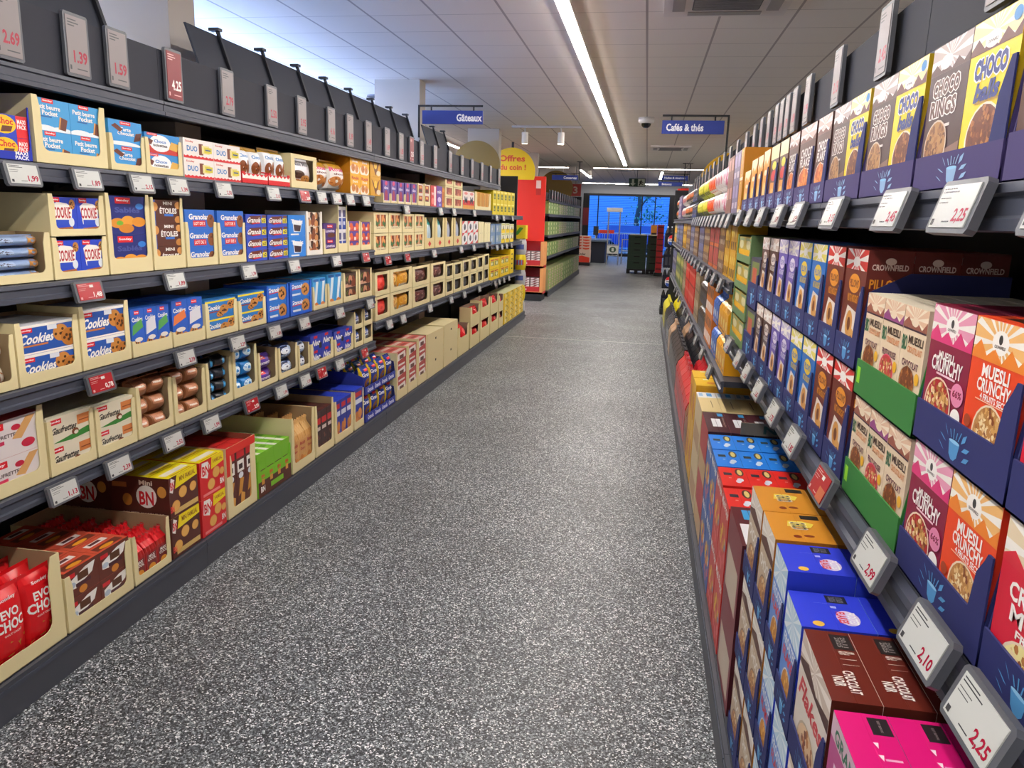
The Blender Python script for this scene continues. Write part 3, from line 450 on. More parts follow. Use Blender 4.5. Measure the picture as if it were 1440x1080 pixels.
def pillow(c, topc, c2, gold, desc, top, side=None, w='POPS'): return DES('box', desc, c, top=top, side=side or c, art=[('r', 0, .82, 1, 1, topc), ('s', .5, .9, 0, .82, 1, 1, 14, '#f8f2ea'), ('e', .5, .89, .16, .045, '#faf6f0'), ('e', .5, .70, .26, .085, gold), ('t', 'PILLOWS', .5, .70, .42, .07, c), ('t', 'NUT & NOUGAT', .5, .57, .5, .07, gold), ('e', .85, .62, .05, .03, WHT), ('p', [(.3, .5), (.75, .46), (.9, .2), (.7, .02), (.1, .06), (.15, .3)], '#e8dcd0'), ('e', .45, .34, .17, .12, '#d89a4c'), ('e', .45, .34, .08, .06, '#7a4322'), ('e', .62, .2, .17, .11, '#dca456'), ('e', .62, .2, .08, .05, '#7a4322'), ('p', [(0, 0), (1, 0), (.95, .12), (.6, .08), (.2, .16)], c2), ('e', .4, .08, .3, .06, gold)], rightart=[('t', 'CROWNFIELD', .5, .86, .8, .05, '#e8d0c8'), ('e', .5, .91, .12, .03, '#e8d0c8'), ('t', 'PILLOWS', .5, .72, .84, .08, gold), ('t', 'choco nougat', .5, .62, .6, .04, gold)], **CB)
D['pillowred'] = pillow('#6f2a1e', '#d8342e', '#d8302c', '#e8962a', 'red and brown filled-pillow cereal box', '#a83a30', '#6a2420')
D['pillowblue'] = pillow('#1f6fc4', '#e8dc6a', '#e8d84a', '#f0cc3c', 'blue and yellow filled-pillow cereal box', '#2f6ca8')
D['pillowpurple'] = pillow('#6a58b4', '#c8c0e0', '#a89ad4', '#e8e2f4', 'purple and white filled-pillow cereal box', '#8a86c0')
D['pillowbrown'] = pillow('#4a2a24', '#dcc8bc', '#7a4a38', '#e6dcd4', 'dark brown and cream cereal box', '#8a7a74')
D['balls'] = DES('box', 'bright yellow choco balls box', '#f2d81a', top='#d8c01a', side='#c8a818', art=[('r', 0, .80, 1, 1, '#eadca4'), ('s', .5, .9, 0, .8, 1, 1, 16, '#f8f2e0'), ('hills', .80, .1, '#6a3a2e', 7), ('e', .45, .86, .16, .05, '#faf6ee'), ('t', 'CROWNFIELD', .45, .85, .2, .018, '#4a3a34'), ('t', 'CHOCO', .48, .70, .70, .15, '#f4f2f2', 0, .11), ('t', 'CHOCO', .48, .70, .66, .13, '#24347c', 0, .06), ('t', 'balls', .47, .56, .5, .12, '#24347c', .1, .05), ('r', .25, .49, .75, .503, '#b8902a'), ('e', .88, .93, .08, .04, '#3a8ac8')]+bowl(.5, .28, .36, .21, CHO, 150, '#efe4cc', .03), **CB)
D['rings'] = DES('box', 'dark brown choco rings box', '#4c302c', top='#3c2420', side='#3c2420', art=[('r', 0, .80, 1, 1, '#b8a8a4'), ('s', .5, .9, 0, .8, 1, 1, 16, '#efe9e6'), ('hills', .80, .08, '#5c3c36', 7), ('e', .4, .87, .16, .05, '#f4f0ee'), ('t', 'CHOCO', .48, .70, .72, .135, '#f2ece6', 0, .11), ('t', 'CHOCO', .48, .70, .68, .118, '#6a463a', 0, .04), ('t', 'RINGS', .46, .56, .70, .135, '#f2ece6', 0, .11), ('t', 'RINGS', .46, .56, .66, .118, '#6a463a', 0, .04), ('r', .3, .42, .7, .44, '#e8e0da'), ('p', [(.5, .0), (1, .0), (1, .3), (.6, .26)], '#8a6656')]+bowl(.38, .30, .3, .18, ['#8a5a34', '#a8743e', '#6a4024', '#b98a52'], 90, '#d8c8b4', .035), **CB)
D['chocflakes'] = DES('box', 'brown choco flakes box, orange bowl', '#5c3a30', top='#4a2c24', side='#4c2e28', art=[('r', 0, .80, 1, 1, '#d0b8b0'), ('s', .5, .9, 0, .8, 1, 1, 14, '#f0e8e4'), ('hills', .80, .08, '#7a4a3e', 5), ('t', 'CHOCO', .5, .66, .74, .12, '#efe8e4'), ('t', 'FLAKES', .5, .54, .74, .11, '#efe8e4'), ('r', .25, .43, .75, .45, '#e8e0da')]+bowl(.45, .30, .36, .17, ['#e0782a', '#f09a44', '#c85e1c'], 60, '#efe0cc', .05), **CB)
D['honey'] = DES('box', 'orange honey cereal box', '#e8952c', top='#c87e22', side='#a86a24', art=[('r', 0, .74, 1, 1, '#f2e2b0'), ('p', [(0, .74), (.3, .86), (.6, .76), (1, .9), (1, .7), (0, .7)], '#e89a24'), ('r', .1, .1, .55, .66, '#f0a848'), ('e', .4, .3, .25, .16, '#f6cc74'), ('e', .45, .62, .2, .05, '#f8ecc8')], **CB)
D['honeydark'] = DES('box', 'brown and yellow honey cereal box', '#5c3a28', top='#4c2e20', side='#5c3a28', art=[('r', 0, .78, 1, 1, '#efe0ae'), ('e', .5, .68, .24, .07, '#e8d83a'), ('e', .5, .52, .3, .09, '#d83a3c'), ('p', [(.2, .42), (.8, .4), (.7, .0), (.15, .0)], '#e09a3c'), ('e', .45, .2, .24, .12, '#f0c060')], **CB)
def bottoms(c, desc, txt, top, topart, side='#d8d8d8', art_=(), **k): return DES('box', desc, c, top=top, side=side, topart=topart, art=list(art_), **dict(CB, **k))
D['pinkbase'] = bottoms('#b84a88', 'magenta-topped cereal box', '', '#e2127c', [('r', .04, .58, .22, .96, '#2c2226'), ('t', 'BEST BEFORE', .13, .77, .12, .05, '#8a7a7c'), ('r', .45, .6, .47, .9, '#f0a8cc'), ('p', [(.3, .5), (.36, .56), (.3, .6)], '#f8e0ec'), ('p', [(.42, .5), (.48, .56), (.42, .6)], '#f8e0ec'), ('t', 'Granola', .75, .3, .3, .3, '#f6c8de')], side='#1f6a4c', art_=[('r', 0, .84, 1, 1, '#d8b8c8'), ('t', 'GRANOLA', .5, .9, .8, .1, '#1f6a4c'), ('e', .5, .3, .3, .24, '#8a4a6a'), ('t', 'Flakes', .5, .65, .7, .14, '#f0e0ea')])
D['pinkbase']['leftart'] = [('t', 'GRANOLA', .5, .5, .8, .3, WHT)]
D['noirbase'] = bottoms('#ddd4c8', 'dark brown chocolate cereal box', '', '#6c2418', [('r', .05, .52, .28, .96, '#2a2222'), ('t', '20.11\n2025', .165, .74, .16, .24, '#8c8480'), ('t', '65% e', .33, .75, .05, .36, '#e8d8cc'), ('r', .42, .55, .425, .9, '#e8d8cc'), ('r', .5, .55, .504, .9, '#e8d8cc'), ('t', 'CHOCOLAT\nNOIR', .74, .45, .3, .5, '#f2e8e0')], side='#5c2018', art_=[('r', 0, .78, 1, 1, '#cdbdae'), ('s', .5, .9, 0, .78, 1, 1, 14, '#efe6dc'), ('p', [(0, .78), (.3, .86), (.6, .78), (1, .84), (1, .74), (0, .74)], '#4a2620'), ('t', 'Flakes', .5, .6, .8, .16, '#c8343c', .1)]+bowl(.5, .22, .34, .22, CHO+['#d8b890'], 60, '#b8a890'))
D['frosted'] = bottoms('#5f8fd8', 'ultramarine frosted cereal box', '', '#3344e0', [('r', .05, .5, .26, .8, '#22222c'), ('t', '17.03\n2026', .155, .65, .15, .2, '#77777f'), ('e', .66, .7, .2, .16, '#d8c8ee'), ('t', 'FROSTED', .66, .76, .32, .13, '#f4f4fa'), ('t', 'FLAKES', .66, .62, .3, .13, '#d8303c'), ('e', .88, .25, .07, .08, '#f0c04a'), ('r', .3, .3, .303, .5, '#b8c0f8'), ('r', .36, .52, .42, .6, '#b8c0f8')], side='#2a3fc8', art_=[('r', 0, .7, 1, 1, '#bcd8ec'), ('s', .5, .86, 0, .7, 1, 1, 14, '#e6f2fa'), ('t', 'FROSTED', .5, .62, .8, .1, '#e8eef8'), ('t', 'FLAKES', .5, .5, .76, .1, '#d8343c')]+bowl(.5, .22, .32, .2, ['#e0a03c', '#f0c060', '#c88428'], 50, '#dcdce4'))
D['chocorange'] = bottoms('#c8b498', 'ochre-topped chocolate cereal box', '', '#d8922a', [('r', .05, .6, .2, .92, '#2c2620'), ('p', [(.3, .35), (.5, .3), (.5, .7), (.36, .78), (.28, .6)], '#f0d850'), ('t', 'CHOCO', .46, .5, .26, .3, '#f6f0e4'), ('t', 'CHOCO', .46, .5, .24, .26, '#2c2a28'), ('e', .8, .6, .04, .09, '#8a3418'), ('e', .84, .4, .05, .07, '#8a3418')], side='#b87420', art_=[('r', 0, .76, 1, 1, '#e0d8cc'), ('s', .5, .88, 0, .76, 1, 1, 14, '#f4efe6'), ('p', [(0, .76), (.4, .84), (1, .78), (1, .7), (0, .7)], '#5c3424'), ('t', 'CHOCO', .5, .56, .8, .13, '#f4efe6')]+bowl(.5, .22, .36, .24, CHO+MIX, 60, '#8a6a4c'))
MW = lambda c: [('e', .25, .75, .2, .16, '#4a3a30'), ('e', .25, .76, .15, .09, '#e8d07a'), ('r', .3, .15, .44, .45, '#2a2c3c'), ('e', .66, .7, .09, .12, '#dfe8f6'), ('e', .75, .62, .08, .1, '#dfe8f6'), ('r', .56, .3, .6, .4, c)]
D['whalered'] = bottoms('#c83a34', 'bright red cereal carton with oval badge', '', '#e8271f', MW('#f0b0a0'), side='#c8201c', art_=[('t', 'Miel Pops', .5, .86, .9, .16, WHT), ('b', .5, .35, .4, .3, ['#e8c040', '#e06a6a', '#7a8aa8', '#c87a2c'], 20, .09)])
D['whaleblue'] = bottoms('#3a62a8', 'azure-blue cereal carton with oval badge', '', '#1f86ee', MW('#b8d8f8'), side='#1a5cc0', art_=[('t', 'Miel Pops', .5, .86, .9, .16, WHT), ('b', .5, .35, .4, .3, ['#e8c040', '#e06a6a', '#d8d8e8', '#c87a2c'], 20, .09)])
D['maroonbase'] = bottoms('#7a2430', 'maroon carton with a white panel', '', '#5c1c24', [('r', .08, .3, .34, .7, '#3aa0dc'), ('r', .46, .12, .96, .9, '#e8e8ec')], side='#4a161e', art_=[('r', .1, .1, .9, .6, '#c8b8a4')])
D['nesbase'] = bottoms('#b02c30', 'dark brown chocolate cereal carton', '', '#4a2028', [('r', .05, .66, .2, .92, '#3aa0dc'), ('r', .34, .3, .74, .72, '#eceef0'), ('t', 'chocapic', .5, .86, .5, .12, '#a88a80')], side='#3a1820', art_=[('r', 0, 0, 1, .4, '#c8a878')])
D['creambase'] = bottoms('#d8c49a', 'cream and white cereal carton', '', '#e6cf94', [('r', 0, 0, .3, 1, '#eef0f2'), ('r', .05, .5, .22, .78, '#3f9ad8'), ('r', .05, .1, .22, .3, '#9ac4e0'), ('r', .45, .6, .8, .64, '#8a6a3c')], side='#dccba0', art_=[('r', .1, .1, .9, .5, '#b8946a')])
D['yellowbase'] = bottoms('#e0b020', 'bright yellow cereal carton', '', '#f2c41c', [('r', .1, .3, .24, .5, '#f8ecc0'), ('e', .62, .55, .14, .16, '#e08a1c')], side='#e0a81c', art_=[('e', .5, .5, .3, .3, '#c87a1c')])
D['kraft'] = DES('box', 'plain kraft carton', '#b98848', name='carton', cat='carton', art=[('r', .49, 0, .51, 1, '#a07438')])
D['teabrown'] = DES('box', 'brown and gold tea pack', '#7a5a44', cat='tea', name='tea_box', art=[('r', .2, .55, .8, .9, '#c8a050'), ('r', .3, .2, .7, .4, '#d8c8b0')])
D['teagold'] = DES('box', 'gold tea pack', '#d8a424', cat='tea', name='tea_box', art=[('r', .2, .1, .8, .4, '#6a4a20'), ('e', .5, .7, .25, .15, '#f4d868')])
D['teared'] = DES('box', 'red and grey tea pack', '#8a5a58', cat='tea', name='tea_box', art=[('r', .25, .2, .75, .95, '#d83a34'), ('r', .1, 0, .9, .16, '#e8762c')])
D['teablue'] = DES('box', 'slate-blue tea pack', '#5a5c78', cat='tea', name='tea_box', art=[('r', .2, .5, .8, .9, '#7c82b8'), ('r', .3, .15, .7, .35, '#c8c8d0')])
D['teanavy'] = DES('box', 'navy tea box with green and red panel', '#44475c', cat='tea', name='tea_box', art=[('r', .15, .1, .9, .92, '#7a8a4a'), ('r', .25, .4, .7, .8, '#c8604a'), ('r', .3, .12, .8, .35, '#d8c8a8')])
D['teayellow'] = DES('box', 'yellow and sage-green infusion box', '#b8a448', cat='tea', name='tea_box', art=[('r', 0, 0, 1, .5, '#f0b81c'), ('e', .5, .7, .3, .18, '#d8d0a0'), ('r', .2, .1, .8, .3, '#e8881c'), ('r', .1, .86, .9, .96, '#8aa070')])
D['orangejar'] = DES('box', 'small orange and white coffee pack', '#d87a2c', cat='coffee', name='coffee_pack', art=[('r', .1, .1, .9, .4, '#efe4da'), ('r', .2, .6, .8, .9, '#5a4038')])
D['redcoffee'] = DES('box', 'red coffee box', '#dc2a24', cat='coffee', name='coffee_pack', top='#c8241f', art=[('r', .1, .1, .9, .2, '#8a1a18'), ('r', .2, .6, .8, .75, '#f08a7a')])
D['kraftcoffee'] = DES('box', 'kraft-brown coffee pack', '#9a8466', cat='coffee', name='coffee_pack', art=[('r', .2, .5, .8, .85, '#c8b494'), ('r', .2, .2, .8, .3, '#4a3c30')])
D['greencoffee'] = DES('box', 'green and yellow coffee pack', '#7a8a5c', cat='coffee', name='coffee_pack', art=[('e', .5, .6, .3, .2, '#e4dc74'), ('r', .2, .1, .8, .3, '#3c5a44')])
D['amberpouch'] = DES('gusset', 'amber-yellow coffee pouch', '#eca81c', cat='coffee', name='coffee_pouch', topc='#f0b828', art=[('e', .5, .5, .3, .2, '#f8d878'), ('r', .2, .1, .8, .2, '#7a4a18')])
D['bluepouch'] = DES('gusset', 'blue coffee pouch', '#2c64c0', cat='coffee', name='coffee_pouch', topc='#3a78d8', art=[('e', .5, .5, .3, .2, '#d8e4f4'), ('r', .2, .1, .8, .2, '#e8962c')])
D['blackpouch'] = DES('gusset', 'black coffee bag', '#24242a', cat='coffee', name='coffee_bag', rough=.28, art=[('r', .2, .5, .8, .8, '#4c4c54')])
D['redpouch'] = DES('gusset', 'red coffee bag', '#c8222c', cat='coffee', name='coffee_bag', topc='#dc2834', rough=.28, art=[('r', .2, .4, .8, .7, '#a01820')])
D['brownpouch'] = DES('gusset', 'copper-brown coffee bag', '#94502c', cat='coffee', name='coffee_bag', rough=.3, art=[('r', .2, .4, .8, .7, '#5c2c1c')])
D['tanpouch'] = DES('gusset', 'tan and cream coffee bag', '#b89878', cat='coffee', name='coffee_bag', topc='#dcb490', art=[('r', .2, .4, .8, .7, '#efe0cc')])
D['yellowpouch'] = DES('gusset', 'yellow coffee bag', '#e6dc1c', cat='coffee', name='coffee_bag', topc='#f2e61e', art=[('r', .2, .4, .8, .7, '#8a8418')])
D['greypouch'] = DES('gusset', 'grey foil coffee bag', '#55565e', cat='coffee', name='coffee_bag', rough=.25, art=[('r', .2, .4, .8, .7, '#8a8c94')])
D['pinkpack'] = DES('bag', 'pink and white snack bag', '#d87a98', cat='snack', name='snack_bag', art=[('e', .5, .5, .3, .3, '#f0e0e6'), ('r', .3, .8, .7, .9, '#a82454')])
D['whitepack'] = DES('bag', 'white and rose snack bag', '#e2dad8', cat='snack', name='snack_bag', art=[('e', .5, .45, .25, .2, '#c87a84'), ('r', .2, .75, .8, .88, '#7aa87a')])
D['orangepack'] = DES('bag', 'white snack bag with orange panel', '#e4dad0', cat='snack', name='snack_bag', art=[('r', .2, .1, .8, .85, '#f05a24')])
D['limepack'] = DES('bag', 'lime-green snack bag', '#b8bc3c', cat='snack', name='snack_bag', art=[('e', .5, .5, .3, .25, '#e8e04a'), ('r', .2, .1, .8, .25, '#5c6440')])
D['mauvepack'] = DES('box', 'mauve and grey snack box', '#7a7090', cat='snack', name='snack_box', art=[('r', .2, .5, .8, .9, '#a090b8'), ('r', .2, .15, .8, .35, '#c8bcc8')])
D['rosebrown'] = DES('box', 'rose-brown snack box', '#8a6258', cat='snack', name='snack_box', art=[('r', .2, .5, .8, .9, '#c8968a')])
D['darksnack'] = DES('bag', 'dark snack bag with orange spot', '#3a3836', cat='snack', name='snack_bag', art=[('e', .5, .55, .25, .2, '#d8743c'), ('r', .2, .1, .8, .25, '#c8c0b4')])
D['greenstack'] = DES('box', 'pale green vegetable can pack', '#a9a878', cat='food pack', name='food_pack', top='#9aa070', art=[('e', .3, .5, .2, .3, '#7fae34'), ('r', .55, .15, .95, .85, '#dcd4a8'), ('e', .75, .5, .1, .2, '#8a3a28')])
D['limestack'] = DES('box', 'lime and cream food pack', '#8da65a', cat='food pack', name='food_pack', top='#90a468', art=[('r', .1, .2, .5, .8, '#d8d8a0'), ('e', .72, .5, .18, .3, '#5c9a2c')])
SHORT = {}

LIPS = ('navy', 'green', 'purplenavy', 'bluelip2')
# ------------------------------------------------------------------ filling the shelves
_mesh = {}
def pack_mesh(key, w, d, h):
    k = (key, round(w, 4), round(d, 4), round(h, 4))
    if k not in _mesh:
        f = {'box': box_mesh, 'bag': bag_mesh, 'gusset': gusset_mesh}[D[key]['shape']]
        _mesh[k] = f(D[key]['name'], w, d, h, D[key])
    return _mesh[k]
ORD = ['first', 'second', 'third', 'fourth', 'fifth', 'sixth', 'seventh', 'eighth', 'ninth', 'tenth', 'eleventh', 'twelfth']
TCOL = {'cream': 'cream', 'creamwin': 'cream', 'creamlip': 'cream', 'creamv': 'cream', 'creamhalf': 'cream', 'white': 'white', 'blue': 'blue', 'bluelow': 'blue', 'redlip': 'red', 'diamond': 'red-diamond', 'redarch': 'red-topped', 'greendisp': 'green', 'bluelip2': 'navy', 'yellowwin': 'yellow', 'navy': 'navy', 'green': 'green', 'purplenavy': 'purple', 'greentea': 'green', 'greylip': 'grey'}
def posword(i, n, lo, hi, mid='middle'):
    if n == 1: return ''
    if n == 2: return (lo, hi)[i]
    if n == 3: return (lo, mid, hi)[i]
    return ORD[i] if i < 12 else 'last'
def fill(side, X, Z, rowname, entries, pd=.115):
    """entries: (y0, y1, pack height, tray height, design or list, across, high, deep, tray kind, levels[, depth of one pack])"""
    sx = 1 if side == 'L' else -1
    rz = pi/2 if side == 'L' else -pi/2
    total, seen = {}, {}
    for en in entries: total[str(en[4])+str(en[8])] = total.get(str(en[4])+str(en[8]), 0) + 1
    for en in entries:
        y0, y1, hp, ht, des, nu, nv, nd, tk, lv = en[:10]; dep = en[10] if len(en) > 10 else pd
        if des and nd == 1 and D[des if isinstance(des, str) else des[0]]['shape'] == 'bag': dep = min(dep, .12)
        kk = str(des)+str(tk); seen[kk] = seen.get(kk, 0)+1
        ordw = '' if total[kk] == 1 else ORD[min(seen[kk]-1, 11)]+' '
        yc, w = (y0+y1)/2, (y1-y0)-.003
        t = .003 if tk else 0
        def put(me, name, lx, ly, lz, **k): return link(name, me, None, (X-sx*ly, yc+sx*lx, Z+lz), rz, **k)
        H = (max(hp or 0, ht or 0) if lv > 1 else 0)/lv
        for L in range(lv):
            z0 = L*(H+.001) if lv > 1 else 0
            levw = '' if lv == 1 else posword(L, lv, 'lower ', 'upper ', 'middle ').strip()+' '
            php = (hp if lv == 1 else H*(.93 if tk not in LIPS else 1)) if des else 0
            if lv > 1 and tk in LIPS: php = H-.001
            if tk in ('plaincarton', 'closed'):
                dd = .38 if tk == 'plaincarton' else .3
                put(carton_mesh(w, dd, H if lv > 1 else ht, tk), 'carton', 0, 0, z0, label=f'{levw}plain cream carton, {ordw}along {rowname}', cat='carton', group='closed cream cartons on '+rowname)
                continue
            d_tot = t*2+nd*(dep+.001)+.0035
            dsl = des if isinstance(des, (list, tuple)) else [des]*nu
            if tk:
                th = (ht if lv == 1 else (H if tk not in LIPS else ht))
                what = D[dsl[0]]['desc'].split(' ')
                put(tray_mesh(w, d_tot, th, tk, php), 'display_tray', 0, 0, z0, label=f"{levw}{ordw}{TCOL[tk]} tray of {D[dsl[0]]['desc']}, {rowname}", cat='display tray', group='cardboard display trays on '+rowname)
            iw = (w-2*t-.002)/nu; ph = (php-t-.0006)/nv
            for c in range(nu):
                dk = dsl[c % len(dsl)]; DD = D[dk]
                same = nu if len(set(dsl)) == 1 else 1
                cw = posword(c, nu, 'left', 'right') if len(set(dsl)) == 1 or dsl.count(dk) > 1 else ''
                me = pack_mesh(dk, iw-.0015, dep, ph-.0006)
                for r in range(nv):
                    rw = posword(r, nv, 'lower', 'upper')
                    for q in range(nd):
                        qw = '' if nd == 1 else ('front' if q == 0 else ORD[q]+'-row')
                        words = ' '.join(x for x in (('-'.join(y for y in (rw, cw) if y)), qw) if x)
                        tail = f"in {levw}{ordw}{TCOL[tk]} tray" if tk else f"in {ordw}stack"
                        put(me, DD['name'], -w/2+t+.001+iw*(c+.5), t+.002+q*(dep+.001), z0+(t+.0005 if tk else .0003)+r*ph,
                            label=' '.join(f"{words} {DD['desc']} {tail}, {rowname}".split()), cat=DD['cat'], group=f"{DD['desc']}s, {rowname}")
